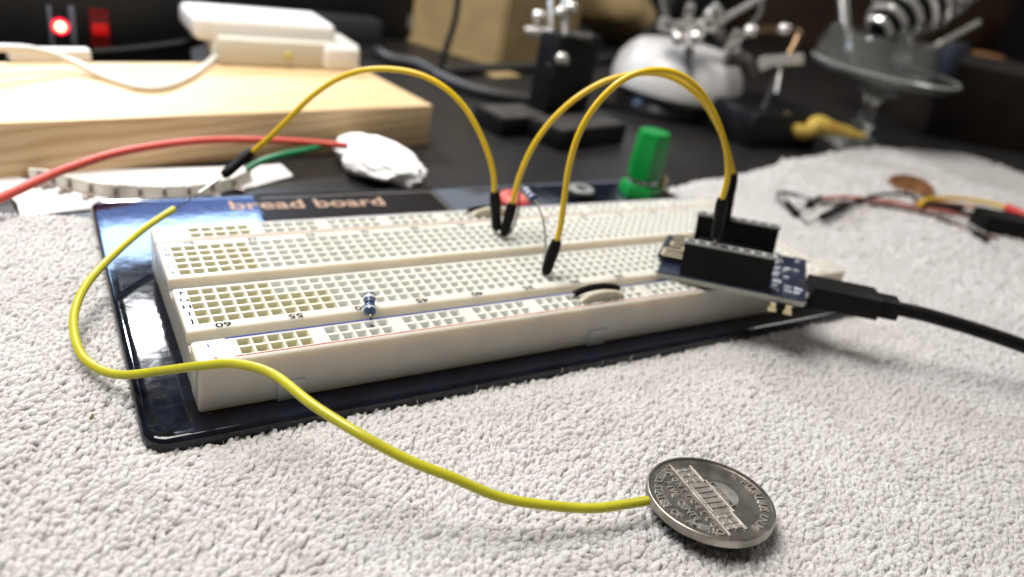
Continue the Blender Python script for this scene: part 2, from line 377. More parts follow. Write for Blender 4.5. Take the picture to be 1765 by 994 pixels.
for u, v in ((502, 660), (1032, 566)):
    cxx = onplane(u, v, (0, -.06, 0), (1, -.06, 0)).x
    mb = MB(); mb.box((cxx-.24, -.10, .14), (cxx+.24, -.055, .56), bev=.012); mb.build('alignment_tab', M_ivory, r1, world=True)
# printing
mb = MB()
for k, ch in enumerate('FGHIJ'): put_text(mb, ch, (.15, 1.272+(4-k)*P, ZTOP+.003), .19, sx=1.25, offset=.003)
for k, ch in enumerate('ABCDE'): put_text(mb, ch, (.145, 3.10+(4-k)*P, ZTOP+.003), .185, sx=1.15)
for k, ch in enumerate('FGHIJ'): put_text(mb, ch, (L-.66, 1.272+(4-k)*P, ZTOP+.003), .16, sx=1)
for k in range(12):
    x = X0+(1+5*k)*P
    put_text(mb, str(60-5*k), (x+.02, 1.055, ZTOP+.003), .20, rot=math.pi, sx=1.4, offset=.003)
    put_text(mb, str(60-5*k), (x+.02, 4.33, ZTOP+.003), .17, rot=math.pi, sx=1.25)
mb.build('printed_lettering', M_ink, tb, world=True, smooth=False)
mb = MB(); mb.box((.55, .582, ZTOP+.001), (L-.5, .622, ZTOP+.004)); mb.box((.24, .40, ZTOP+.001), (.266, .50, ZTOP+.004)); mb.build('blue_rail_line', M_blueink, r1, world=True, smooth=False)
mb = MB(); mb.box((.60, .018, ZTOP+.001), (L-.5, .042, ZTOP+.004)); mb.box((.25, .05, ZTOP+.001), (.35, .065, ZTOP+.004)); mb.box((.293, .01, ZTOP+.001), (.307, .105, ZTOP+.003)); mb.build('red_rail_line', M_redink, r1, world=True, smooth=False)
mb = MB(); mb.box((.60, 4.53, ZTOP+.001), (L-.5, 4.55, ZTOP+.004)); mb.build('red_rail_line', M_redink, r2, world=True, smooth=False)
mb = MB(); mb.box((.60, 5.12, ZTOP+.001), (L-.5, 5.14, ZTOP+.004)); mb.build('blue_rail_line', M_blueink, r2, world=True, smooth=False)

# binding posts on the plate
M_redp = mat('red_plastic', (.62, .05, .045), .35); M_green = mat('green_plastic', (.0, .23, .035), .28, var=.03); M_greyp = mat('grey_collar', (.26, .26, .25), .35)
def post(parent, x, y, kind):
    mbase = MB(); col = {'red': M_redp, 'black': M_black, 'green': M_green}[kind]
    T0 = Matrix.Translation((x, y, ZP))
    if kind == 'green':
        mbase.lathe([(.74, 0), (.74, .32), (.70, .38), (.45, .40)], 6, T0 @ Matrix.Rotation(.3, 4, 'Z')); o = mbase.build('binding_post', col, parent, world=True); 
        m2 = MB(); m2.lathe([(.50, .39), (.52, .43), (.50, .56)], 20, T0); m2.build('metal_collar', M_tin, o, world=True)
        m3 = MB(); rr = []
        prof = [(.50, .56), (.62, .64), (.62, 1.0), (.585, 2.12), (.50, 2.24), (0.001, 2.25)]
        bmx = MB(); n = 36; vs = []; fs = []
        for r_, z in prof:
            for k in range(n):
                a = 2*math.pi*k/n; f_ = 1 if z < .6 or z > 2.2 else max(.88, math.cos(math.pi/6)/math.cos((a % (math.pi/3))-math.pi/6)); vs.append(T0 @ Vector((r_*f_*math.cos(a), r_*f_*math.sin(a), z)))
        for i in range(len(prof)-1):
            for k in range(n): fs.append((i*n+k, i*n+(k+1) % n, (i+1)*n+(k+1) % n, (i+1)*n+k))
        m3.add(vs, fs); m3.build('screw_cap', M_green, o, world=True, angle=18)
        m4 = MB(); m4.lathe([(.12, 0), (.12, .62)], 12, Matrix.Translation((x+.95, y-.05, ZP))); m4.build('metal_stud', mat('brassy_nut', (.5, .38, .2), .3, metal=1), o, world=True)
    else:
        mbase.lathe([(.52, 0), (.52, .16), (.46, .22)], 24, T0); o = mbase.build('binding_post', col, parent, world=True)
        m2 = MB(); m2.lathe([(.20, .18), (.20, .28), (.40, .28), (.44, .24), (.44, .20)], 28, T0); m2.build('collar_ring', M_greyp if kind == 'black' else mat('pale_red_collar', (.70, .16, .13), .35), o, world=True)
        m3 = MB(); m3.lathe([(.195, .20), (.0001, .20)], 16, T0); m3.build('socket_bore', M_ink, o, world=True)
q = un(886, 338, .4); post(BB, q.x, q.y, 'red'); q = un(1002, 326, .4); post(BB, q.x, q.y, 'black'); q = un(1103, 327, .3); post(BB, q.x, q.y, 'green')

# ------------------------------------------------------------------ resistors and short jumpers in the board
def resistor(label, A, B, ra, la, lb, group='blue resistors plugged into the breadboard'):
    A, B = Vector(A), Vector(B); o = thing('resistor', label, 'resistor', tuple(la[-1]), group=group)
    d = (B-A).normalized(); n = (B-A).length
    prof = [(0, .4), (.02, .75), (.05, 1), (.17, 1), (.22, .8), (n-.22, .8), (n-.17, 1), (n-.05, 1), (n-.02, .75), (n, .4)]
    m_ = MB(); m_.tube([A+d*t for t, _ in prof], [ra*k for _, k in prof], n=18, smooth=False); bd = m_.build('resistor_body', M_res, o, world=True)
    for t in (.11, .25, .31, .37, n-.11):
        m_ = MB(); k = 1.02 if (t < .17 or t > n-.17) else .83; m_.tube([A+d*(t-.017), A+d*(t+.017)], ra*k, n=18, smooth=False); m_.build('colour_band', M_bandw if t != .25 else M_ink, bd, world=True)
    m_ = MB(); m_.tube([A+d*.01]+la, .027, n=8); m_.build('wire_lead', M_leg, o, world=True)
    m_ = MB(); m_.tube([B-d*.01]+lb, .027, n=8); m_.build('wire_lead', M_leg, o, world=True)
hx = X0+.48+ (9.35)*P
A = un(638, 541, 1.62); A = Vector((A.x, .76, 1.58)); A = onplane(637.5, 541, (0, .70, 0), (1, .70, 0)); B = A+Vector((.15, .46, .16))
resistor('blue banded resistor standing by the printed 50 on the near rail', A, B, .118, [A+Vector((-.01, -.08, -.02)), A+Vector((-.03, -.15, -.14)), (A.x-.02, .44, 1.10)], [B+Vector((0, .09, -.03)), B+Vector((.02, .16, -.2)), (B.x+.02, 1.53, 1.12)])
A = at(921, 345, 18.3); B = at(905, 327, 18.75); 
t1 = un(935, 466, 1.13); t2 = un(879, 402, 1.13)
resistor('blue resistor held high on two long bent leads among the black plugs', A, B, .112,
         [at(926, 352, 18.2), at(936, 378, 18.0), at(940, 410, 17.8), at(940, 440, 17.5), t1], [at(900, 322, 18.8), at(895, 340, 18.9), at(894, 362, 18.9), at(887, 385, 18.9), t2])
def ujumper(name, label, a, b, h, r_, m_, grp, z0=ZTOP, dy=0, flat=1):
    a, b = Vector((*a, z0)), Vector((*b, z0)); o = thing(name, label, 'jumper wire', tuple(a), group=grp)
    pts = [a+(b-a)*t+Vector((0, dy*math.sin(math.pi*t), h*math.sin(math.pi*(.06+.88*t))**.55)) for t in np.linspace(.0, 1, 11)]
    mm = MB(); mm.tube(pts, r_, n=12, sub=4)
    if flat > 1:
        for k, v in enumerate(mm.v): mm.v[k] = (v[0], v[1], max(z0+.002, v[2]))
    mm.build('insulation', m_, o, world=True)
    for s_, e in ((a, pts[0]), (b, pts[-1])):
        q = MB(); q.tube([s_+Vector((0, 0, -.2)), e+Vector((0, 0, .03))], .03, n=8, smooth=False); q.build('bare_end', M_tin, o, world=True)
M_cream = mat('cream_insulation', (.66, .60, .46), .45, var=.08)
GJ = 'short insulated jumpers bridging rail holes'
ja, jb = un(984, 508, ZTOP), un(1058, 497, ZTOP)
ujumper('bridge_wire', 'short black arched bridge wire in the near rail beside the cream one', (ja.x, .433), (jb.x, .433), .19, .075, M_black, GJ)
def cream(label, a, b, y):
    o = thing('bridge_wire', label, 'jumper wire', (a, y, ZTOP), group=GJ)
    mm = MB(); prof = []
    n = 22
    for j, (rr, hh) in enumerate(((1, 0), (1, .0), (.97, .05), (.8, .09), (0, .1))): pass
    vs = []; fs = []; h = .20
    for side in (-1, 1):
        for k in range(n+1):
            t = k/n; x = a+(b-a)*t; zt = ZTOP+.02+h*math.sin(math.pi*t)**.5
            vs.append((x, y+side*.05, ZTOP+.003)); vs.append((x, y+side*.05, max(zt-.03, ZTOP+.004))); vs.append((x, y+side*.022, zt))
    m3 = 3*(n+1)
    for k in range(n):
        for s_ in (0, m3):
            for r_ in (0, 1): i = s_+k*3+r_; fs.append((i, i+3, i+4, i+1))
        i = k*3+2; fs.append((i, i+3, m3+i+3, m3+i))
    mm.add(vs, fs); mm.build('insulation', M_cream, o, world=True)
    for x in (a+.02, b-.02):
        q = MB(); q.tube([(x, y, ZTOP-.2), (x, y, ZTOP+.03)], .025, n=8, smooth=False); q.build('bare_end', M_tin, o, world=True)
cream('low cream bridge wire in front of the black one on the near rail', ja.x+.0, jb.x+.0, .20)
ja, jb = un(806, 366, ZTOP), un(884, 361, ZTOP)
ujumper('bridge_wire', 'short black bridge wire on the far rail behind the black plugs', (ja.x, 5.05), (jb.x, 5.05), .12, .055, M_black, GJ)
cream('low cream bridge wire in the far rail behind the black plugs', ja.x, jb.x-.05, 4.82)

# ------------------------------------------------------------------ yellow jumper leads
GY = 'yellow jumper leads with black plugs'
def plug(parent, top, tip, pin, r_=.135):
    top, tip, pin = Vector(top), Vector(tip), Vector(pin); d = tip-top; n = d.length; d.normalize()
    prof = [(0, .74), (.04, .86), (.18, 1.0), (.42, 1.02), (.50, .93), (.54, .93), (n-.22, .95), (n-.10, .92), (n-.03, .72), (n, .5)]
    mm = MB(); mm.tube([top+d*t for t, _ in prof], [r_*k for _, k in prof], n=14, smooth=False); o = mm.build('plug_housing', M_black, parent, world=True, angle=55)
    mm = MB(); mm.tube([tip-d*.02, pin], .032, n=8, smooth=False); mm.build('metal_pin', M_lead, o, world=True)
def lead(label, pts, m_, r_=.07, plugs=(), base=None, group=GY):
    o = thing('jumper_lead', label, 'jumper wire', tuple(base if base else pts[-1]), group=group)
    mm = MB(); mm.tube(pts, r_, n=14, sub=6); mm.build('insulation', m_, o, world=True)
    for pl in plugs: plug(o, *pl)
    return o
# first arch: from the far-left plug to the plug in the A row
h1 = Vector((7.64, 3.73, ZTOP)); tl = at(430, 266, 19.0)
tip1 = onplane(856, 396, (7.64, 3.73, 0), (9, 3.9, 0)); top1 = onplane(853, 330, (7.64, 3.73, 0), (9, 3.9, 0))
up = onplane
A1, B1 = tuple(top1), tuple(tl)
pts = [top1+Vector((0, 0, -.1))]+[onplane(u, v, A1, B1) for u, v in ((851, 305), (843, 270), (825, 226), (800, 184), (765, 150), (722, 128), (672, 119), (622, 122), (578, 138), (535, 168), (492, 210), (460, 241))]+[tl]
lead('long yellow jumper arching left from the breadboard to a hanging plug', pts, M_yellow, .068,
     [(top1, tip1, h1+Vector((0, 0, -.2))), (tl+Vector((.1, .03, .1)), at(384, 303, 18.6), at(343, 333, 18.2))], base=(7.64, 3.73, ZTOP))
# second and third arches
tip2 = onplane(868, 406, (7.7, 3.5, 0), (9, 3.55, 0)); top2 = onplane(884, 350, (7.7, 3.5, 0), (9, 3.55, 0))
tip3 = onplane(940, 472, (7.7, 1.48, 0), (9, 1.5, 0)); top3 = onplane(960, 414, (7.7, 1.48, 0), (9, 1.5, 0))
EO = Vector((10.895, .523, 1.344)); EM = Euler((-.012, -.109, -.885)).to_matrix()
def esp(x, y, z): return EO + EM @ Vector((x, y, z))
s4 = esp(.66, .125, .85); d4 = depth(s4)
tip4 = at(1234, 411, d4-.05); top4 = at(1245, 342, d4-.75)
A2, B2 = tuple(top2), tuple(esp(.7, 1.2, 1)); 
s5 = esp(.6, 2.41, .85); tip5 = at(1250, 385, depth(s5)); top5 = at(1264, 298, depth(s5)-.9)
B2 = tuple(top5)
pts = [top2-Vector((0, 0, .1))]+[onplane(u, v, A2, B2) for u, v in ((890, 322), (903, 284), (924, 243), (955, 203), (993, 169), (1040, 141), (1088, 128), (1135, 127), (1175, 142), (1210, 173), (1235, 212), (1251, 250), (1261, 285))]+[top5]
lead('yellow jumper from the middle black plug over to the rear header', pts, M_yellow, .066, [(top2, tip2, Vector((7.69, 3.52, .96))), (top5, tip5, s5-Vector((0, 0, .3)))], base=(7.7, 3.5, ZTOP))
A3, B3 = tuple(top3), tuple(top4)
pts = [top3-Vector((0, 0, .1))]+[onplane(u, v, A3, B3) for u, v in ((966, 390), (973, 340), (980, 292), (993, 243), (1014, 200), (1045, 161), (1083, 132), (1125, 121), (1165, 126), (1199, 148), (1226, 186), (1243, 226), (1253, 265), (1254, 305))]+[top4]
lead('yellow jumper arching from the row J side plug into the front header', pts, M_yellow, .068, [(top3, tip3, Vector((7.70, 1.49, .96))), (top4, tip4, s4-Vector((0, 0, .3)))], base=(7.7, 1.48, ZTOP))
# loose lead that runs over the towel to the coin
pts = [at(*q) for q in ((300, 360, 17.3), (250, 393, 16.5), (195, 440, 15.5), (150, 490, 14.5), (126, 545, 13.8), (135, 600, 13.2), (165, 632, 12.9), (210, 645, 12.7), (280, 640, 12.5), (350, 628, 12.15), (410, 626, 11.9), (470, 645, 11.6), (540, 695, 11.1), (620, 748, 10.8), (700, 790, 10.8), (780, 825, 10.9), (860, 855, 11.1), (940, 872, 11.3), (1020, 876, 11.55), (1080, 869, 11.85), (1116, 864, 12.1))]
pts = [p+Vector((noise.noise(p*1.3), noise.noise(p*1.3+Vector((9, 0, 0))), noise.noise(p*1.3+Vector((0, 9, 0)))))*.03*(k > 0) for k, p in enumerate(pts)]
o = lead('long lemon yellow wire curling across the board corner to the nickel', pts, M_lime, .078, base=pts[-1])
mm = MB(); mm.tube([at(298, 361, 17.3), at(318, 350, 17.7), at(345, 331, 18.25)], .016, n=6); mm.build('bare_strand', M_lead, o, world=True)

# ------------------------------------------------------------------ wifi board
EB = thing('wifi_board', 'blue wifi development board with tall black headers tilted on the breadboard', 'circuit board', tuple(EO), (-.012, -.109, -.885))
def L_(mb, name, m_, parent=EB, **k): return mb.build(name, m_, parent, **k)
mb = MB(); mb.box((-.52, -.06, -.16), (2.88, 2.72, -.045)); pcb = L_(mb, 'board_edge', M_fr4, smooth=False)
mb = MB(); mb.box((-.52, -.055, -.044), (2.88, 2.715, -.004)); L_(mb, 'blue_face', M_blue, pcb, smooth=False)
def header(y):
    mb = MB(); n = 8; p = .254; x0 = .01
    mb.box((x0-.01, y, 0), (x0+n*p+.01, y+.254, .80))
    ob = L_(mb, 'header_socket', M_black, smooth=False)
    mb = MB()      # open top: walls between slots
    for k in range(n+1): mb.box((x0+k*p-.045, y+.001, .801), (x0+k*p+.045, y+.253, .853))
    mb.box((x0-.01, y, .801), (x0+n*p+.01, y+.05, .85)); mb.box((x0-.01, y+.204, .801), (x0+n*p+.01, y+.254, .85))
    L_(mb, 'slot_rim', mat('grey_slot_rim', (.33, .33, .32), .35), ob, smooth=False)
    for k in range(n):
        mb = MB(); mb.box((x0+(k+.5)*p-.05, y+.07, .80), (x0+(k+.5)*p+.05, y+.18, .81)); L_(mb, 'spring_contact', M_black, ob, smooth=False)
header(0); header(2.286)
mb = MB(); mb.box((-.66, .62, .06), (1.9, 2.24, .15), bev=.01); mod = L_(mb, 'wifi_module', M_blackg, smooth=False)
mb = MB(); mb.box((-.60, .60, -.02), (1.8, 2.2, .058)); L_(mb, 'module_spacer', M_blue, mod, smooth=False)
mb = MB(); mb.box((.15, .72, .15), (1.75, 2.14, .28), bev=.03); L_(mb, 'metal_shield', M_lead, mod)
mb = MB(); w = .055
def bar(x0, y0, x1, y1): mb.box((min(x0, x1)-w/2*1.2, min(y0, y1)-w/2*1.2, .151), (max(x0, x1)+w/2*1.2, max(y0, y1)+w/2*1.2, .16))
xl, xr = -.56, -.12
bar(xl, .70, xr+.12, .70); bar(xl, .92, xr+.12, .92); bar(xl, .70, xl, 1.18); bar(xl, 1.18, xr, 1.18)
yy = 1.18
for k in range(3):
    s0, e = (xr, xl+.10) if k % 2 == 0 else (xl+.10, xr)
    bar(s0, yy, s0, yy+.29); bar(s0, yy+.29, e, yy+.29); yy += .29
L_(mb, 'antenna_trace', M_brass, mod, smooth=False)
rr = random.Random(3)
for k in range(34):
    x, y = 2.10+(k % 3)*.24+rr.uniform(-.02, .05), .16+(k//3)*.215+rr.uniform(-.03, .03)
    if rr.random() < (.1, .3, .6)[k % 3]: continue
    mb = MB(); MR = Matrix.Translation((x+.08, y+.05, 0)) @ Euler((rr.uniform(-.15, .15), rr.uniform(-.1, .2), rr.uniform(-.2, .2))).to_matrix().to_4x4()
    mb.box((-.085, -rr.uniform(.03, .06), -.02), (rr.uniform(.02, .12), rr.uniform(.03, .06), .035+rr.uniform(0, .05)), MR, bev=.018); L_(mb, 'solder_pad', M_solder)
mb = MB(); mb.box((2.35, .85, -.44), (3.0, 1.6, -.162), bev=.03); L_(mb, 'usb_socket', M_steel)
mb = MB(); mb.box((2.15, -.12, -.36), (2.62, .22, -.162)); bt = L_(mb, 'reset_button', M_black, smooth=False)
mb = MB()
for x in (2.16, 2.50): mb.box((x, -.16, -.30), (x+.13, -.05, -.165), bev=.01); mb.box((x-.03, -.18, -.38), (x+.16, -.04, -.302), bev=.01)
L_(mb, 'button_leg', M_brass, bt, smooth=False)
for k in range(8):
    for y in (.127, 2.41): mb = MB(); mb.lathe([(.05, -.20), (.035, -.165), (.03, -.15)], 8, Matrix.Translation((.137+k*.254, y, 0))); L_(mb, 'solder_joint', M_solder, pcb)

# USB cable
UC = thing('usb_cable', 'thick black USB cable plugged into the wifi board and leaving right', 'cable', tuple(esp(2.95, 1.2, -.3)))
c0 = depth(esp(3.0, .9, -.1))
a = at(1392, 500, c0); b = at(1510, 524, c0-.1); c = at(1545, 531, c0-.1); d = (b-a).normalized()
zl = Vector((0, 0, 1)); wv = d.cross(zl).normalized(); uv = wv.cross(d).normalized()
MU = Matrix((( d.x, wv.x, uv.x, a.x), (d.y, wv.y, uv.y, a.y), (d.z, wv.z, uv.z, a.z), (0, 0, 0, 1)))
la, lb_ = (b-a).length, (c-a).length
mb = MB(); mb.box((0, -.40, -.26), (la, .40, .27), MU, bev=.05); ov = mb.build('plug_shell', M_rubber, UC, world=True)
mb = MB(); mb.box((la-.02, -.26, -.23), (lb_, .26, .22), MU, bev=.04); mb.build('strain_relief', M_rubber, UC, world=True)
mb = MB(); mb.box((-.22, -.3, -.09), (.02, .3, .09), MU, bev=.02); mb.build('metal_tip', M_tin, UC, world=True)
mb = MB(); cb = [c-d*.2]+[at(u, v, dd) for u, v, dd in ((1590, 541, c0-.1), (1650, 558, c0-.05), (1710, 577, c0), (1770, 598, c0+.1), (1850, 628, c0+.4), (1950, 680, c0+.8))]
mb.tube(cb, .172, n=18); mb.build('cable_sheath', M_rubber, UC, world=True)

# ------------------------------------------------------------------ nickel
CO = Vector((7.052, -4.962, .497)); NK = thing('nickel_coin', 'worn silver nickel tilted on the white towel at the end of the yellow wire', 'coin', tuple(CO), (-.089, .009, 0))
M_nick = mat('toned_nickel', (.47, .44, .39), .33, metal=.92, var=.2, vscale=2.2, rvar=.1, bump=.15, bscale=30)
M_nickr = mat('pale_nickel', (.66, .63, .57), .36, metal=.8, var=.15, vscale=5)  # paler than the field so the raised relief stands out
RC = 1.0605
mb = MB(); mb.lathe([(RC-.03, -.172), (RC, -.15), (RC, -.03), (RC-.010, -.006), (RC-.022, .0), (RC-.045, -.002), (RC-.060, -.034), (.5, -.034), (.0001, -.034)], 128)
disc = mb.build('coin_blank', M_nick, NK, angle=30)
AN = -1.753; Z = -.035
def D(x, y, z=Z): 
    return (x*math.cos(AN)-y*math.sin(AN), x*math.sin(AN)+y*math.cos(AN), z)
mb = MB()
def arc(txt, rad, a0, a1, size, out=True, **kw):
    n = len(txt)
    for k, ch in enumerate(txt):
        if ch == ' ': continue
        a = R(a0+(a1-a0)*k/(n-1)); p = D(rad*math.cos(a), rad*math.sin(a)); rot = AN+a+(-math.pi/2 if out else math.pi/2)
        put_text(mb, ch, p, size, rot=rot, extrude=.024, offset=.005, **kw)
arc('E PLURIBUS UNUM', .865, 118, 22, .18)
arc('UNITED STATES OF AMERICA', .875, 199, 341, .175, out=False)
def strt(txt, x0, x1, y, size, bow=0):
    for k, ch in enumerate(txt):
        if ch == ' ': continue
        t = k/(len(txt)-1); put_text(mb, ch, D(x0+(x1-x0)*t, y-bow*math.sin(math.pi*t)), size, rot=AN, extrude=.022, offset=.004)
strt('MONTICELLO', -.66, .62, -.375, .13); strt('FIVE CENTS', -.46, .44, -.555, .16, .05)
mb.build('raised_lettering', M_nickr, disc, smooth=False)
mb = MB(); RZ = Matrix.Rotation(AN, 4, 'Z')
def rb(x0, y0, x1, y1, h=.03): mb.box((x0, y0, Z-.002), (x1, y1, Z+h), RZ, bev=min(.012, (x1-x0)/4, (y1-y0)/4))
rb(-.90, -.262, .90, -.232, .034)
for x0, x1, y1 in ((-.78, -.38, .10), (.40, .78, .10), (-.38, .40, .17)): rb(x0, -.228, x1, y1, .006)
for x0, x1, y in ((-.82, -.36, .10), (.38, .82, .10)): rb(x0, y, x1, y+.045, .028)
rb(-.40, .15, .42, .19, .03)
for x in (-.74, -.60, -.45, .46, .60, .72): rb(x, -.20, x+.05, .08, .026); rb(x-.02, -.06, x+.07, -.035, .03)
for x in (-.26, -.13, .0, .13, .26): rb(x-.02, -.22, x+.02, .13, .034)
rb(-.34, -.21, .36, -.185, .034)
vs = [Vector(D(-.30, .19, Z+.03)), Vector(D(.30, .19, Z+.03)), Vector(D(0, .30, Z+.03))]
mb.add(vs+[v-Vector((0, 0, .03)) for v in vs], [(0, 1, 2), (0, 1, 4, 3), (1, 2, 5, 4), (2, 0, 3, 5)])
for k in range(14):
    a0, a1 = math.pi*k/14, math.pi*(k+1)/14
    q = [D(.30*math.cos(a), .24+.24*math.sin(a), zz) for a in (a0, a1) for zz in (Z, Z+.035)]+[D(.05, .24, Z+.045)]
    mb.add(q, [(0, 2, 3, 1), (1, 3, 4)])
for x in (-.3, -.15, .0, .15, .3): rb(x-.012, .19, x+.012, .26, .045)
mb.build('raised_domed_building', M_nickr, disc, smooth=False)

# ------------------------------------------------------------------ pine plank
a_ = R(10.5); PKL = (10.85, 14.4, ZT)
PK = thing('pine_plank', 'thick pale pine plank with a darker sawn front edge behind the breadboard', 'plank', PKL, (0, 0, a_))
M_pine = bpy.data.materials.new('pine'); M_pine.use_nodes = True; nt = M_pine.node_tree; b = nt.nodes['Principled BSDF']; b.inputs['Roughness'].default_value = .55
tc = nt.nodes.new('ShaderNodeTexCoord'); mp = nt.nodes.new('ShaderNodeMapping'); mp.inputs['Scale'].default_value = (.22, 1, 1); mp.inputs['Rotation'].default_value = (.6, .25, .15)
wv_ = nt.nodes.new('ShaderNodeTexWave'); wv_.bands_direction = 'Z'; wv_.inputs['Scale'].default_value = 1.1; wv_.inputs['Distortion'].default_value = 6; wv_.inputs['Detail'].default_value = 3; wv_.inputs['Detail Scale'].default_value = 1
rp = nt.nodes.new('ShaderNodeValToRGB'); rp.color_ramp.elements[0].color = (.60, .40, .20, 1); rp.color_ramp.elements[1].color = (.72, .53, .30, 1); rp.color_ramp.elements[0].position = .1; rp.color_ramp.elements[1].position = .6
nt.links.new(tc.outputs['Object'], mp.inputs[0]); nt.links.new(mp.outputs[0], wv_.inputs[0]); nt.links.new(wv_.outputs['Fac'], rp.inputs[0]); nt.links.new(rp.outputs[0], b.inputs['Base Color'])
mb = MB(); mb.box((-30, 0, 0), (0, 6.0, 1.55), bev=.05); mb.build('plank_body', M_pine, PK)
ZPK = ZT+1.55

M_white = mat('white_plastic', (.80, .79, .77), .35, var=.02)
M_beige = mat('beige_plastic', (.62, .60, .52), .45, var=.03)
M_wcable = mat('white_sheath', (.74, .73, .68), .45, var=.03)
M_paper = mat('white_paper', (.76, .75, .76), .8, var=.02)
def flatbox(name, label, cat, p0, p1, wd, h, m_, bev=.05, dirn=None):
    """box whose front bottom edge runs p0 to p1, wd deep away from the viewer, h tall"""
    p0, p1 = Vector(p0), Vector(p1); d = p1-p0; d.z = 0; ln = d.length; an = math.atan2(d.y, d.x)
    o = thing(name, label, cat, tuple(p0), (0, 0, an)); mm = MB(); mm.box((0, 0, 0), (ln, wd, h), bev=bev); return o, mm, ln
# white adapter on the plank's rear
o, mm, ln = flatbox('power_adapter', 'white plastic adapter with an overhanging rounded lid behind the plank', 'adapter', un(378, 113, ZPK), un(618, 122, ZPK), 2.2, 1.0, M_beige, .12)
mm.build('lower_case', M_beige, o)
mb = MB(); mb.box((ln-1.5, -.18, .0), (ln-.02, 1.9, .95), bev=.18, seg=3); mb.build('end_block', M_white, o)
tl_, tr_ = at(345, 45, 27.5), at(578, 68, 29.5)
Mi = (Matrix.Translation(o.location) @ Matrix.Rotation(o.rotation_euler.z, 4, 'Z')).inverted()
q0, q1 = Mi @ tl_, Mi @ tr_
mb = MB(); an = math.atan2(q1.y-q0.y, q1.x-q0.x); ML = Matrix.Translation((q0.x-.25, q0.y, q0.z-.15)) @ Matrix.Rotation(math.atan2(q1.z-q0.z, q1.x-q0.x), 4, 'Y').inverted()
mb.box((0, -.15, -.35), ((q1-q0).length+.5, 2.6, .55), ML, bev=.27, seg=4); mb.build('rounded_lid', M_white, o)
mb = MB(); mb.box((-.15, .5, 0), (.5, 1.6, 1.3), bev=.2, seg=3); mb.build('side_foot', M_white, o)
mb = MB(); q = Mi @ at(497, 92, 28.5); mb.box((q.x+.0, -.14, .35), (q.x+.28, .05, .62), bev=.06); mb.build('yellow_terminal', mat('dull_yellow', (.6, .52, .16), .5), o)
# white cable on the plank
pts = [un(-60, 84, ZPK+.9), un(0, 82, ZPK+.85), un(60, 86, ZPK+.7), un(120, 104, ZPK+.35), un(180, 132, ZPK+.11), un(240, 150, ZPK+.11), un(285, 149, ZPK+.11), un(330, 130, ZPK+.11), un(370, 100, ZPK+.15), at(402, 70, 28.0), at(420, 66, 29.2)]
o = thing('white_cable', 'white cable sagging across the plank up to the adapter', 'cable', tuple(pts[4])); mb = MB(); mb.tube(pts, .125, n=12); mb.build('cable_sheath', M_wcable, o, world=True)
o, mm, ln = flatbox('folded_paper', 'small folded white paper slip on the rear of the plank', 'paper', un(18, 106, ZPK), un(158, 106, ZPK), .5, .36, M_paper, .02); mm.build('folded_sheet', M_paper, o, smooth=False)

# black power strip with lit switches
M_dark = mat('dark_plastic_case', (.012, .012, .013), .45, var=.2, vscale=1)
def ony(u, v, y): return onplane(u, v, (0, y, 0), (1, y, 0))
Y = 23.0
PS = thing('power_strip', 'black switch box with two glowing red switches behind the plank', 'power strip', (-2, Y, ZT))
mb = MB(); mb.box((-12, Y, ZT), (ony(330, 60, Y).x, Y+4, 4.3), bev=.12); mb.build('case', M_dark, PS, world=True)
M_glow = mat('red_switch_lit', (.3, .01, .01), .3, emit=(1, .005, .01), estr=.34)
M_glowd = mat('red_switch_dim', (.10, .005, .005), .3, emit=(1, .02, .01), estr=.03)
q = ony(172, 50, Y); mb = MB(); mb.box((q.x-.34, Y-.12, q.z-.75), (q.x+.34, Y+.02, q.z+.75), bev=.05); sw = mb.build('rocker_switch', M_glowd, PS, world=True)
mb = MB(); mb.box((q.x-.26, Y-.17, q.z-.2), (q.x+.28, Y-.10, q.z+.22), bev=.05); mb.build('lit_window', M_glow, sw, world=True)
q = ony(104, 45, Y); mb = MB(); mb.lathe([(.30, 0), (.30, .10), (.22, .12)], 20, Matrix.Translation((q.x, Y+.02, q.z)) @ Matrix.Rotation(R(90), 4, 'X')); bz = mb.build('pilot_lamp', mat('red_lens', (.5, .0, .02), .3, emit=(1, .01, .05), estr=2.2), PS, world=True)
mb = MB(); mb.lathe([(.19, .12), (.15, .2), (.001, .24)], 20, Matrix.Translation((q.x, Y+.02, q.z)) @ Matrix.Rotation(R(90), 4, 'X')); mb.build('lamp_core', mat('lamp_core', (1, .8, .6), .3, emit=(1, .50, .28), estr=4), bz, world=True)
M_gglint = mat('grey_glint', (.16, .17, .21), .4)  # grey bars paint the reflections along the switch edges
for u, w0 in ((88, .07), (126, .10)):
    q = ony(u, 50, Y); mb = MB(); mb.box((q.x-w0, Y-.06, q.z-.85), (q.x+w0, Y+.01, q.z+.85), bev=.02); mb.build('switch_edge_glint', M_gglint, PS, world=True)
pts = [ony(u, v, Y-1.4) for u, v in ((160, 92), (215, 88), (270, 82), (325, 74), (350, 68))]
o = thing('black_cable', 'black cord lying behind the plank below the red switches', 'cable', tuple(pts[2])); mb = MB(); mb.tube(pts, .2, n=10); mb.build('cord_sheath', M_rubber, o, world=True)

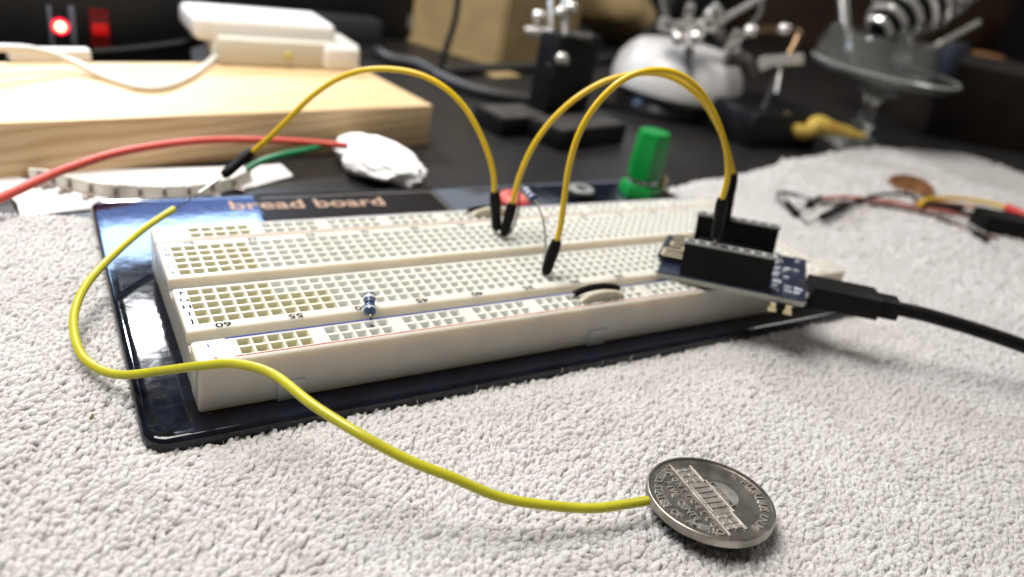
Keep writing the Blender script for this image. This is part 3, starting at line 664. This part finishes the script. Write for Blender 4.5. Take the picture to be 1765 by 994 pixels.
# dark equipment in the background
def bgbox(name, label, cat, x0, x1, y0, y1, z0, z1, m_, bev=.1):
    o = thing(name, label, cat, ((x0+x1)/2, y0, z0)); mb = MB(); mb.box((x0, y0, z0), (x1, y1, z1), bev=bev); mb.build('case', m_, o, world=True); return o
q0, q1 = ony(455, 60, 33), ony(745, 60, 33)
eq = bgbox('equipment_case', 'large black equipment case with a grey label behind the adapter', 'equipment', q0.x-3, q1.x, 33, 43, ZT, 6.0, M_dark)
qa, qb = ony(702, 47, 33), ony(756, 30, 33); mb = MB(); mb.box((qa.x, 32.95, qa.z), (qb.x, 33.0, qb.z)); mb.build('grey_label', mat('grey_label', (.22, .22, .21), .6), eq, world=True, smooth=False)
qa, qb = ony(400, 12, 31), ony(660, 38, 31); bgbox('dark_tray', 'dark grey tray edge above and behind the white adapter', 'tray', qa.x, qb.x, 31, 32.5, ZT, qa.z-.1, mat('dark_grey_tray', (.035, .035, .037), .5), .08)
M_kraft = mat('kraft_card', (.42, .30, .14), .75, var=.10, vscale=.5)
c = at(857, 118, 47); l_ = at(745, 88, 53); r_ = at(955, 88, 56)
def kraft(name, label, cat, corner, left, right, h, bulge=0):
    o = thing(name, label, cat, tuple(corner)); mb = MB(); c, l, r2_ = [Vector((p[0], p[1], corner[2])) for p in (corner, left, right)]; b4 = l+r2_-c
    mb.add([c, l, b4, r2_, c+Vector((0, 0, h)), l+Vector((0, 0, h)), b4+Vector((0, 0, h)), r2_+Vector((0, 0, h))], [(0, 1, 2, 3), (4, 5, 6, 7), (0, 1, 5, 4), (1, 2, 6, 5), (2, 3, 7, 6), (3, 0, 4, 7)])
    bm = bmesh.new(); me = bpy.data.meshes.new('t'); me.from_pydata([tuple(p) for p in mb.v], [], mb.f); bm.from_mesh(me); bmesh.ops.bevel(bm, geom=list(bm.edges), offset=.15, segments=2, affect='EDGES')
    m2 = MB(); m2.bm(bm); m2.build('cardboard_side', M_kraft, o, world=True); return o
c = un(858, 116, ZT); Lp = un(752, 92, ZT); Rp = un(960, 84, ZT)
kb = kraft('cardboard_box', 'tan cardboard box standing corner forward behind the black cables', 'box', c, c+Vector((-4.2, 7.5, 0)), c+Vector((7.5, 3.2, 0)), 9)
bgbox('dark_case', 'dark case under the brown paper bag behind the metal stand', 'case', 40, 56, 44, 52, ZT, 3.0, M_dark)
# paper bag: soft bulging shape
def blob(name, label, cat, loc, scale, m_, amp=.25, freq=1.2, part='body', rot=(0, 0, 0), sub=4, ridge=False, pw=1.0):
    o = thing(name, label, cat, loc); bm = bmesh.new(); bmesh.ops.create_icosphere(bm, subdivisions=sub, radius=1)
    E_ = Euler(rot).to_matrix()
    for v in bm.verts:
        d = v.co.normalized(); n = noise.noise(d*freq+Vector(loc)*.1)
        if ridge: n = 1-2*abs(noise.noise(d*freq+Vector((3, 1, 7))))-abs(noise.noise(d*freq*2.3))*.8
        sq = Vector([math.copysign(abs(c_)**pw, c_) for c_ in d])
        p = sq*(1+amp*n); v.co = E_ @ Vector((p.x*scale[0], p.y*scale[1], p.z*scale[2]))
    m2 = MB(); m2.bm(bm); m2.build(part, m_, o, angle=35 if ridge else 60); return o
q = at(1050, 10, 58); blob('paper_bag', 'rounded brown paper bag slumped behind the metal stand', 'bag', tuple(q), (4.2, 3, 2.2), M_kraft, .18, 1.5, 'paper', sub=4, rot=(0, .25, 0))

# pile of black cables on the table
def cable(label, P4, r_, m_=None, name='black_cable', z=None):
    o = thing(name, label, 'cable', tuple(P4[len(P4)//2])); mb = MB(); mb.tube(P4, r_, n=10); mb.build('cable_sheath', m_ or M_rubber, o, world=True)
M_cab = mat('dusty_black_cable', (.035, .035, .036), .5)
cable('thick dusty black cable crossing the table behind the first arch', [un(u, v, ZT+.3) for u, v in ((650, 86), (670, 100), (720, 110), (760, 132), (810, 152), (870, 165), (950, 176))], .3, M_cab)
cable('black cable in front of the cardboard box', [un(u, v, ZT+.25) for u, v in ((740, 128), (800, 120), (880, 116), (960, 112), (1060, 100))], .28, M_cab)
cable('thin black cable curving past the base of the metal stand', [un(u, v, ZT+.15) for u, v in ((1030, 178), (1080, 186), (1150, 203), (1220, 208), (1300, 206))], .16)
cable('black lead slanting up in front of the cardboard box', [at(758, 120, 38), at(770, 80, 38), at(785, 30, 38), at(792, -30, 38)], .16)
cable('thick black cable rising behind the white dome', [at(1060, 120, 50), at(1100, 80, 50), at(1140, 40, 50), at(1170, -20, 50)], .45)
o, mm, ln = flatbox('brown_tag', 'small brown tag on the table below the cardboard box', 'tag', un(855, 136, ZT), un(898, 134, ZT), 1.0, .12, M_kraft, .02); mm.build('card', M_kraft, o)

# ------------------------------------------------------------------ metal stand with two black feet
M_iron = mat('black_cast_iron', (.007, .007, .007), .5, spec=.25, var=.3, vscale=3, bump=.2, bscale=8); M_irontop = mat('grey_metal', (.07, .065, .058), .5, var=.2, vscale=2)
MS = thing('metal_stand', 'black cast metal stand with chrome clamp on two block feet', 'stand', tuple(un(990, 235, ZT)))
def foot(p0, p1, wd, h):
    p0, p1 = Vector(p0), Vector(p1); d = p1-p0; an = math.atan2(d.y, d.x); MM = Matrix.Translation(p0) @ Matrix.Rotation(an, 4, 'Z')
    mb = MB(); mb.box((0, 0, 0), (d.length, wd, h), MM, bev=.1); f_ = mb.build('foot_block', M_iron, MS, world=True)
    mb = MB(); mb.box((.15, .15, h+.001), (d.length-.15, wd-.15, h+.02), MM); mb.build('grey_top', M_irontop, f_, world=True, smooth=False)  # paler grey sheet laid on the black foot block
foot(un(962, 262, ZT), un(1075, 246, ZT), 2.0, .85); foot(un(862, 238, ZT), un(945, 232, ZT), 2.0, .8)
b0, b1 = un(955, 238, ZT), un(1024, 229, ZT); an = math.atan2(b1.y-b0.y, b1.x-b0.x)
MM = Matrix.Translation((b0.x, b0.y+.9, ZT)) @ Matrix.Rotation(an, 4, 'Z')
mb = MB(); mb.box((0, 0, .02), ((b1-b0).length, 1.2, 4.1), MM, bev=.08); mb.build('column', M_iron, MS, world=True)
dd = depth(MM @ Vector((1, .3, 4)))
def rod(parent, pts, r_, name='rod', m_=None, sm=False): mb = MB(); mb.tube(pts, r_, n=14, smooth=sm); return mb.build(name, m_ or M_steel, parent, world=True)
rod(MS, [at(905, 53, dd), at(950, 56, dd)], .22, 'clamp_bar'); rod(MS, [at(985, 62, dd), at(1020, 66, dd)], .22, 'clamp_bar', M_irontop)
rod(MS, [at(950, -40, dd), at(950, 112, dd)], .15, 'upright_rod'); rod(MS, [at(975, -40, dd), at(973, 112, dd)], .17, 'upright_rod')
for u, v, r_ in ((967, 100, .28), (928, 28, .28), (967, 20, .25), (985, 12, .25)):
    mb = MB(); mb.lathe([(r_*math.sin(math.pi*k/10)+1e-4, -r_*math.cos(math.pi*k/10)) for k in range(11)], 16, Matrix.Translation(at(u, v, dd-.3))); mb.build('clamp_knob', M_steel, MS, world=True)

# white dome with black base ring
q = un(1205, 212, ZT); WD = thing('white_dome', 'round white dome dish on a black ring base behind the wire arches', 'dish', (q.x, q.y+2.5, ZT))
k_ = depth((q.x, q.y+2.5, ZT))/FPX
rw = 105*k_*1.06
mb = MB(); mb.lathe([(rw*.8, 0), (rw*.86, .3), (rw*.80, .75)], 40, Matrix.Translation(WD.location)); mb.build('base_ring', M_blackg, WD, world=True)
mb = MB(); mb.lathe([(rw*.80, .75), (rw*.98, 1.15), (rw, 1.5), (rw*.98, 1.9), (rw*.93, 2.5), (rw*.80, 3.1), (rw*.70, 3.35), (rw*.62, 3.42), (.001, 3.45)], 40, Matrix.Translation(WD.location)); mb.build('dome_shell', mat('white_ceramic', (.62, .61, .60), .35, var=.04, vscale=1), WD, world=True)

# ------------------------------------------------------------------ helping hands tool
HD = 38.0
hb = un(1318, 256, ZT)
HH = thing('helping_hands', 'chrome helping hands tool with cross rods joints and alligator clips', 'clamp tool', (hb.x, hb.y+1, ZT))
hdp = depth((hb.x, hb.y+1, 2)); K = lambda u, v, dz=0: at(u, v, hdp+dz)
rod(HH, [Vector((hb.x, hb.y+1, ZT+.3)), K(1345, 120)], .13, 'post', M_irontop)
mb = MB(); MMb = Matrix.Translation((hb.x, hb.y, ZT)); slab(mb, hb.x-1.3, hb.x+3.9, hb.y-.1, hb.y+4.2, [(.06, ZT), (0, ZT+.1), (0, ZT+1.5), (.12, ZT+1.7)], .5); mb.build('weighted_base', M_iron, HH, world=True)
rod(HH, [K(1142, 45), K(1208, 43)], .26, 'cross_rod'); rod(HH, [K(1206, 46), K(1240, 40)], .2, 'cross_rod')
rod(HH, [K(1187, 14), K(1188, 88)], .18, 'clip_pivot')
rod(HH, [K(1188, 85), K(1184, 116)], [.26, .12], 'alligator_clip', M_irontop)
for u, v, r_ in ((1169, 66, .36), (1201, 64, .36), (1294, 53, .34), (1352, 50, .30)):
    mb = MB(); mb.lathe([(r_*math.sin(math.pi*k/10)+1e-4, -r_*math.cos(math.pi*k/10)) for k in range(11)], 16, Matrix.Translation(K(u, v, -.3))); mb.build('ball_joint', M_steel, HH, world=True)
for u, v, w_, h_, an in ((1152, 44, .5, .32, .1), (1222, 42, .45, .34, -.1), (1234, 26, .5, .4, .7), (1262, 84, .32, .3, .4), (1188, 20, .2, .42, 0), (1270, 62, .25, .3, .3)):
    mb = MB(); mb.box((-w_, -.3, -h_), (w_, .3, h_), Matrix.Translation(K(u, v, -.2)) @ Matrix.Rotation(-.5, 4, 'Z') @ Matrix.Rotation(an, 4, 'Y'), bev=.12); mb.build('clamp_block', M_steel, HH, world=True)
    mb = MB(); p_ = K(u, v, -.75); mb.lathe([(.14, -.06), (.16, 0), (.12, .06)], 12, Matrix.Translation(p_) @ Matrix.Rotation(R(80), 4, 'X')); mb.build('screw_head', M_irontop, HH, world=True)
rod(HH, [K(1252, 30), K(1320, -8)], .17, 'angled_rod'); rod(HH, [K(1236, 30), K(1242, 66)], .26, 'joint_block', M_irontop); rod(HH, [K(1242, 66), K(1262, 82)], .2, 'joint_block', M_irontop)
rod(HH, [K(1252, 98), K(1285, 105), K(1302, 135)], [.45, .38, .12], 'alligator_clip', M_irontop, True)
rod(HH, [K(1290, 52), K(1352, 50), K(1375, 60), K(1360, 95)], .22, 'curved_arm', mat('bronzed_arm', (.25, .17, .10), .35, metal=1), True)
rod(HH, [K(1312, 110), K(1322, 108)], .36, 'thumb_screw'); rod(HH, [K(1322, 106), K(1382, 102)], .30, 'thumb_screw')
rod(HH, [K(1345, 118), K(1338, 160)], .1, 'hanging_pin')
rod(HH, [K(1150, 40), K(1142, 0), K(1150, -30)], .2, 'upper_arm', M_irontop); rod(HH, [K(1318, -20), K(1310, 25), K(1290, 50)], .16, 'upper_arm', M_irontop)

# ------------------------------------------------------------------ yellow scrap on the base block
M_ys = mat('mustard_scrap', (.56, .42, .08), .5, var=.15, vscale=2, color2=(.42, .26, .04))
qd = depth((hb.x+1.5, hb.y+.6, ZT+1.8))
o = thing('yellow_scrap', 'crumpled mustard yellow scrap lying on the black base block', 'scrap', tuple(at(1425, 238, qd)))
mb = MB(); prof = [((1343, 196), .2), ((1354, 206), .5), ((1367, 218), .38), ((1386, 228), .66), ((1412, 218), .80), ((1440, 222), .62), ((1468, 230), .32), ((1495, 234), .12)]
mb.tube([at(p[0], p[1], qd) for p, _ in prof], [r_*.66 for _, r_ in prof], n=16, sub=4)
c0_ = at(1420, 222, qd)
for k, v in enumerate(mb.v):
    p = Vector(v); n = noise.noise(p*.9); mb.v[k] = tuple(p+Vector((0, .15*n, .18*n)))
hd_ = [at(u, v, qd) for u, v in ((1346, 198), (1352, 206), (1366, 218), (1380, 226))]; mb.tube(hd_, [.25, .42, .30, .35], n=14, sub=4)
mb.build('crumpled_sheet', M_ys, o, world=True)

# ------------------------------------------------------------------ glass dish on a stem
gb = un(1505, 262, ZT); GD = thing('glass_dish', 'clear shallow glass dish on a short stem holding a coiled spring', 'glass dish', (gb.x, gb.y+1.2, ZT))
gdp = depth((gb.x, gb.y+1.2, 3)); kk = gdp/FPX; gr = 122*kk
M_glass = bpy.data.materials.new('clear_glass'); M_glass.use_nodes = True; b = M_glass.node_tree.nodes['Principled BSDF']; b.inputs['Base Color'].default_value = (.86, .89, .87, 1); b.inputs['Roughness'].default_value = .04; b.inputs['Transmission Weight'].default_value = .94; b.inputs['IOR'].default_value = 1.5
zr = 3.75
mb = MB(); prof = [(.001, 0), (1.9, .02), (2.0, .12), (1.2, .35), (.45, .6), (.40, .9), (.62, 1.15), (.40, 1.4), (.34, 2.4), (.7, 2.9), (gr*.6, 3.4), (gr*.92, zr), (gr, zr+.22), (gr*1.0, zr+.42), (gr*.96, zr+.45), (gr*.93, zr+.35), (gr*.55, 3.62), (.001, 3.5)]
mb.lathe(prof, 48, Matrix.Translation(GD.location)); mb.build('dish_and_stem', M_glass, GD, world=True, angle=50)
mb = MB(); g0 = GD.location+Vector((-.35, .5, 0)); mb.lathe([(gr*.995, zr+.36), (gr*1.01, zr+.44), (gr*.985, zr+.50), (gr*.955, zr+.44)], 48, Matrix.Translation(GD.location), closed=True); mb.build('highlit_rim', mat('highlit_rim_glass', (.62, .66, .63), .10, trans=.45), GD, world=True)  # rim highlight put into the colour of a paler, cloudier glass
mb = MB(); mb.lathe([(gr*.78, zr+.15), (gr*.82, zr+1.0), (gr*.72, zr+2.0), (gr*.70, zr+2.0), (gr*.79, zr+1.0), (gr*.75, zr+.2)], 40, Matrix.Translation(g0), closed=True); mb.build('inner_glass_wall', M_glass, GD, world=True)
# coiled spring holder leaning out of the dish
p0, p1 = at(1508, 52, gdp), at(1660, -62, gdp+1); ax = (p1-p0); ln = ax.length; ax.normalize(); u_ = ax.orthogonal().normalized(); w_ = ax.cross(u_)
SP = thing('coiled_spring', 'fat chrome coil spring around a dark core leaning over the glass dish', 'spring', tuple(p0))
pts = []; 
for k in range(150):
    t = k/149; a = t*2*math.pi*9; rr_ = .6+1.3*min(1, t*2.2); pts.append(p0+ax*ln*t+(u_*math.cos(a)+w_*math.sin(a))*rr_)
mb = MB(); mb.tube(pts, .21, n=8, sub=1, smooth=False); mb.build('coil', M_steel, SP, world=True)
mb = MB(); mb.tube([p0, p0+ax*ln*.45, p1], [.4, 1.5, 1.6], n=16, smooth=False); mb.build('dark_core', M_black, SP, world=True)
o = thing('metal_rod', 'short bright metal rod pointing up beside the glass dish', 'rod', tuple(at(1623, 72, gdp))); rod(o, [at(1600, 86, gdp+.5), at(1688, 38, gdp)], .17, 'shaft')
o = thing('steel_tube', 'upright grey steel tube behind the glass dish', 'tube', tuple(at(1455, 120, gdp+6))); rod(o, [at(1462, 120, gdp+6), at(1448, -40, gdp+6)], .40, 'shaft', M_lead)
# dark boxes on the right
M_choc = mat('dark_brown_box', (.022, .012, .007), .6, var=.3, vscale=.3)
q = un(1640, 262, ZT)
def cbox(name, label, cat, corner, wd, dp, h, an, m_):
    o = thing(name, label, cat, tuple(corner), (0, 0, an)); mb = MB(); mb.box((0, 0, 0), (wd, dp, h), bev=.15); mb.build('case', m_, o); return o
cbox('brown_box', 'dark brown box standing behind the far corner of the towel', 'box', un(1560, 236, ZT)+Vector((2.5, .5, 0)), 14, 8, 4.6, R(-32), M_choc)
cbox('brown_crate', 'tall dark brown crate at the back behind the chrome tool', 'crate', Vector((62, 46, ZT)), 26, 12, 22, R(-30), mat('brown_crate_wood', (.05, .024, .010), .7, var=.3, vscale=.2))
cbox('black_case', 'tall black case at the far right behind the brown box', 'case', Vector((74, 22, ZT)), 30, 12, 9, R(-35), M_dark)
q = at(1702, 98, 62); o = thing('copper_pad', 'small orange brown pad on the dark box at right', 'pad', tuple(q)); mb = MB(); mb.lathe([(1.5, -.25), (1.6, 0), (1.4, .25)], 20, Matrix.Translation(q) @ Matrix.Diagonal((1, .8, 1, 1))); mb.build('disc', mat('orange_brown', (.30, .14, .05), .6), o, world=True)
q = at(1640, 100, 46); o = thing('blue_grey_block', 'small blue grey block beside the glass dish', 'block', tuple(q)); mb = MB(); mb.box((q.x-.6, q.y-.5, q.z-1.2), (q.x+.6, q.y+.5, q.z+.9), bev=.1); mb.build('case', mat('blue_grey', (.06, .07, .10), .5), o, world=True)

# ------------------------------------------------------------------ left midground: wires, paper, strip, tissue
M_redw = mat('red_insulation', (.62, .085, .055), .4); M_grnw = mat('green_insulation', (.01, .20, .07), .4)
def wire(name, label, pts, r_, m_, grp=None):
    o = thing(name, label, 'wire', tuple(pts[0]), group=grp); mb = MB(); mb.tube(pts, r_, n=12); mb.build('insulation', m_, o, world=True); return o
wire('red_wire', 'red wire rising over the curled strip to the crumpled tissue', [at(u, v, d) for u, v, d in ((-40, 358, 16.6), (20, 332, 17.4), (75, 307, 18.2), (120, 289, 18.8), (200, 264, 19.8), (300, 247, 21), (380, 241, 21.8), (470, 242, 22.5), (540, 246, 23), (600, 251, 23.3))], .11, M_redw)
wire('green_wire', 'short green wire behind the hanging black plug', [at(u, v, d) for u, v, d in ((425, 292, 21.6), (450, 278, 21.8), (490, 266, 22.2), (530, 258, 22.8), (575, 246, 23.4))], .095, M_grnw)
def sheet(name, label, pix, z, m_, cat='paper', th=.03):
    o = thing(name, label, cat, tuple(un(*pix[0], z))); mb = MB(); q = [un(u, v, z) for u, v in pix]; n = len(q)
    mb.add(q+[p+Vector((0, 0, th)) for p in q], [tuple(range(n)), tuple(range(n, 2*n))]+[(k, (k+1) % n, n+(k+1) % n, n+k) for k in range(n)]); mb.build('sheet', m_, o, world=True, smooth=False)
sheet('paper_sheet', 'white paper sheet under the curled connector strip', [(-40, 300), (8, 302), (60, 312), (110, 296), (250, 292), (420, 288), (484, 284), (505, 304), (440, 322), (300, 345), (150, 362), (36, 374), (30, 352), (18, 340), (-40, 340)], ZT+.02, M_paper)
sheet('grey_strip', 'grey cardboard strip along the left far edge of the towel', [(-40, 342), (18, 342), (30, 380), (-40, 382)], ZT+.06, mat('grey_card', (.06, .06, .07), .6), 'card')
CS = thing('connector_strip', 'curled white strip with a row of small metal clips on white paper', 'connector strip', tuple(un(240, 335, ZT+.05)))
ck = [(52, 298), (80, 300), (110, 308), (150, 318), (200, 324), (250, 326), (300, 326), (350, 322), (395, 312), (432, 296)]
base = [un(u, v+14, ZT+.08) for u, v in ck]
mb = MB(); vs = []; 
mm = MB(); mm.tube(base, .01, n=3, sub=6)
cl = [Vector(mm.v[k*3]) for k in range(len(mm.v)//3)]; n = len(cl); H_ = .30
for k, p in enumerate(cl):
    t = (cl[min(k+1, n-1)]-cl[max(k-1, 0)]).normalized(); s_ = Vector((-t.y, t.x, 0)).normalized()*.05; up_ = Vector((0, .12, H_))
    vs += [p-s_, p+s_, p+s_+up_, p-s_+up_]
fs = [(k*4+j, k*4+(j+1) % 4, k*4+4+(j+1) % 4, k*4+4+j) for k in range(n-1) for j in range(4)]+[(0, 1, 2, 3), ((n-1)*4, (n-1)*4+1, (n-1)*4+2, (n-1)*4+3)]
mb.add(vs, fs); st_ = mb.build('plastic_strip', mat('warm_white_strip', (.74, .71, .62), .45), CS, world=True)
M_clip = mat('pinkish_metal', (.36, .30, .27), .4, metal=.5)
for k in range(4, n-1, 5):
    p = cl[k]; t = (cl[min(k+1, n-1)]-cl[k-1]).normalized(); s_ = Vector((t.y, -t.x, 0)).normalized(); mb = MB(); an = math.atan2(t.y, t.x)
    MC = Matrix.Translation(p) @ Matrix.Rotation(an, 4, 'Z')
    mb.box((-.035, -.09, .02), (.035, .02, .30), MC, bev=.01); mb.box((-.14, -.24, -.03), (.14, -.10, .07), MC, bev=.03); mb.box((-.06, -.42, -.02), (.06, -.26, .06), MC, bev=.02); mb.build('metal_clip', M_clip, CS, world=True)
M_tissue = mat('white_tissue', (.94, .94, .94), .9, var=.005)
q = un(650, 302, ZT); blob('crumpled_tissue', 'crumpled bright white tissue beside the end of the plank', 'tissue', (q.x, q.y, ZT+.52), (.98, 1.7, .56), M_tissue, .22, 1.25, 'folded_tissue', sub=5, ridge=True, rot=(0, 0, .3))

# ------------------------------------------------------------------ right midground on the towel
def cz(u, v): return un(u, v, .22)
q = un(1570, 322, .3); PC = thing('penny', 'brown copper penny lying on the far part of the towel', 'coin', tuple(q), (R(7), R(-13), 0))
mb = MB(); mb.lathe([(.95, -.07), (.97, -.04), (.97, .05), (.95, .07), (.89, .07), (.88, .055), (.0001, .055)], 48); pn = mb.build('coin_blank', mat('old_copper', (.36, .16, .06), .4, metal=.7, var=.2, vscale=3), PC)
mb = MB(); bmx = bmesh.new(); bmesh.ops.create_icosphere(bmx, subdivisions=3, radius=1)
for v in bmx.verts: v.co = Vector((v.co.x*.36, v.co.y*.48, .055+v.co.z*.035))
mb.bm(bmx); mb.build('raised_portrait', pn.data.materials[0], pn)
GR = 'loose jumper leads on the far towel'
M_greyw = mat('grey_insulation', (.22, .21, .20), .45); M_pinkw = mat('faded_red_insulation', (.50, .13, .10), .45); M_or = mat('orange_insulation', (.55, .18, .03), .4); M_brn = mat('brown_insulation', (.10, .045, .02), .4)
def ulead(label, pix, m_, r_, pl=None, z=.30, pl2=None):
    pts = [un(u, v, z) for u, v in pix]
    o = thing('jumper_lead', label, 'jumper wire', tuple(pts[0]), group=GR); mb = MB(); mb.tube(pts, r_, n=10); mb.build('insulation', m_, o, world=True)
    for q in (pl, pl2):
        if q:
            a, b, c_ = [un(u, v, z-.03) for u, v in q]; plug(o, a, b, c_, .14)
ulead('grey jumper lead bent into a tight hairpin on the towel', [(1356, 352), (1345, 344), (1339, 335), (1350, 331), (1375, 336), (1400, 345), (1440, 352)], M_greyw, .08, ((1352, 347), (1376, 371), (1390, 385)))
ulead('faded red jumper lead whose black plug faces the hairpin', [(1408, 345), (1440, 340), (1480, 341), (1530, 347), (1580, 357), (1640, 366), (1700, 375)], M_pinkw, .075, ((1416, 341), (1392, 355), (1375, 365)))
ulead('black jumper lead crossing over the faded red one', [(1455, 356), (1480, 346), (1510, 337), (1545, 333), (1570, 337), (1590, 350), (1640, 362), (1695, 372)], M_black, .075, ((1460, 353), (1415, 375), (1390, 386)), z=.38)
ulead('brown and grey jumper lead running along the front of the bundle', [(1430, 350), (1490, 350), (1540, 357), (1590, 367), (1640, 384), (1690, 402), (1720, 412)], M_brn, .07)
ulead('orange jumper lead with a dark red plug near the penny', [(1580, 350), (1600, 346), (1650, 352), (1720, 366), (1780, 380)], M_or, .07, ((1660, 357), (1588, 354), (1570, 352)), z=.42)
ulead('yellow jumper lead running right from beside the penny', [(1586, 352), (1600, 344), (1640, 341), (1680, 345), (1715, 352), (1760, 366)], M_yellow, .09, z=.5)
ulead('grey jumper lead ending inside the black socket block', [(1600, 366), (1640, 378), (1680, 394), (1700, 402)], M_greyw, .06, ((1672, 398), (1703, 418), (1718, 427)), z=.3)
q0_, q1_ = un(1690, 402, .2), un(1800, 422, .2); d = q1_-q0_; an = math.atan2(d.y, d.x)
o = thing('socket_block', 'black multi way socket block on the right of the jumper bundle', 'connector', tuple(q0_), (0, 0, an)); mb = MB(); mb.box((0, 0, .0), (d.length, 1.1, .75), bev=.04); mb.build('housing', M_black, o)
q = un(1735, 372, .8); wire('red_plug_lead', 'short bright red lead over the black socket block', [un(1735, 357, .9), un(1755, 366, .9), un(1790, 380, .9)], .16, mat('bright_red', (.6, .03, .02), .4))
# lint specks
M_lint = mat('brown_lint', (.25, .2, .1), .8)
for (u, v, l) in ((155, 723, 'tiny brown speck of lint on the towel left of the plate corner'), (812, 962, 'tiny brown speck of lint on the towel at the bottom centre')):
    q = un(u, v, .22); o = thing('lint_speck', l, 'lint', tuple(q), group='specks of lint on the towel'); mb = MB(); mb.tube([q, q+Vector((.03, .02, .03)), q+Vector((.05, .05, .07))], [.02, .03, .015], n=6); mb.build('fibre', M_lint, o, world=True)
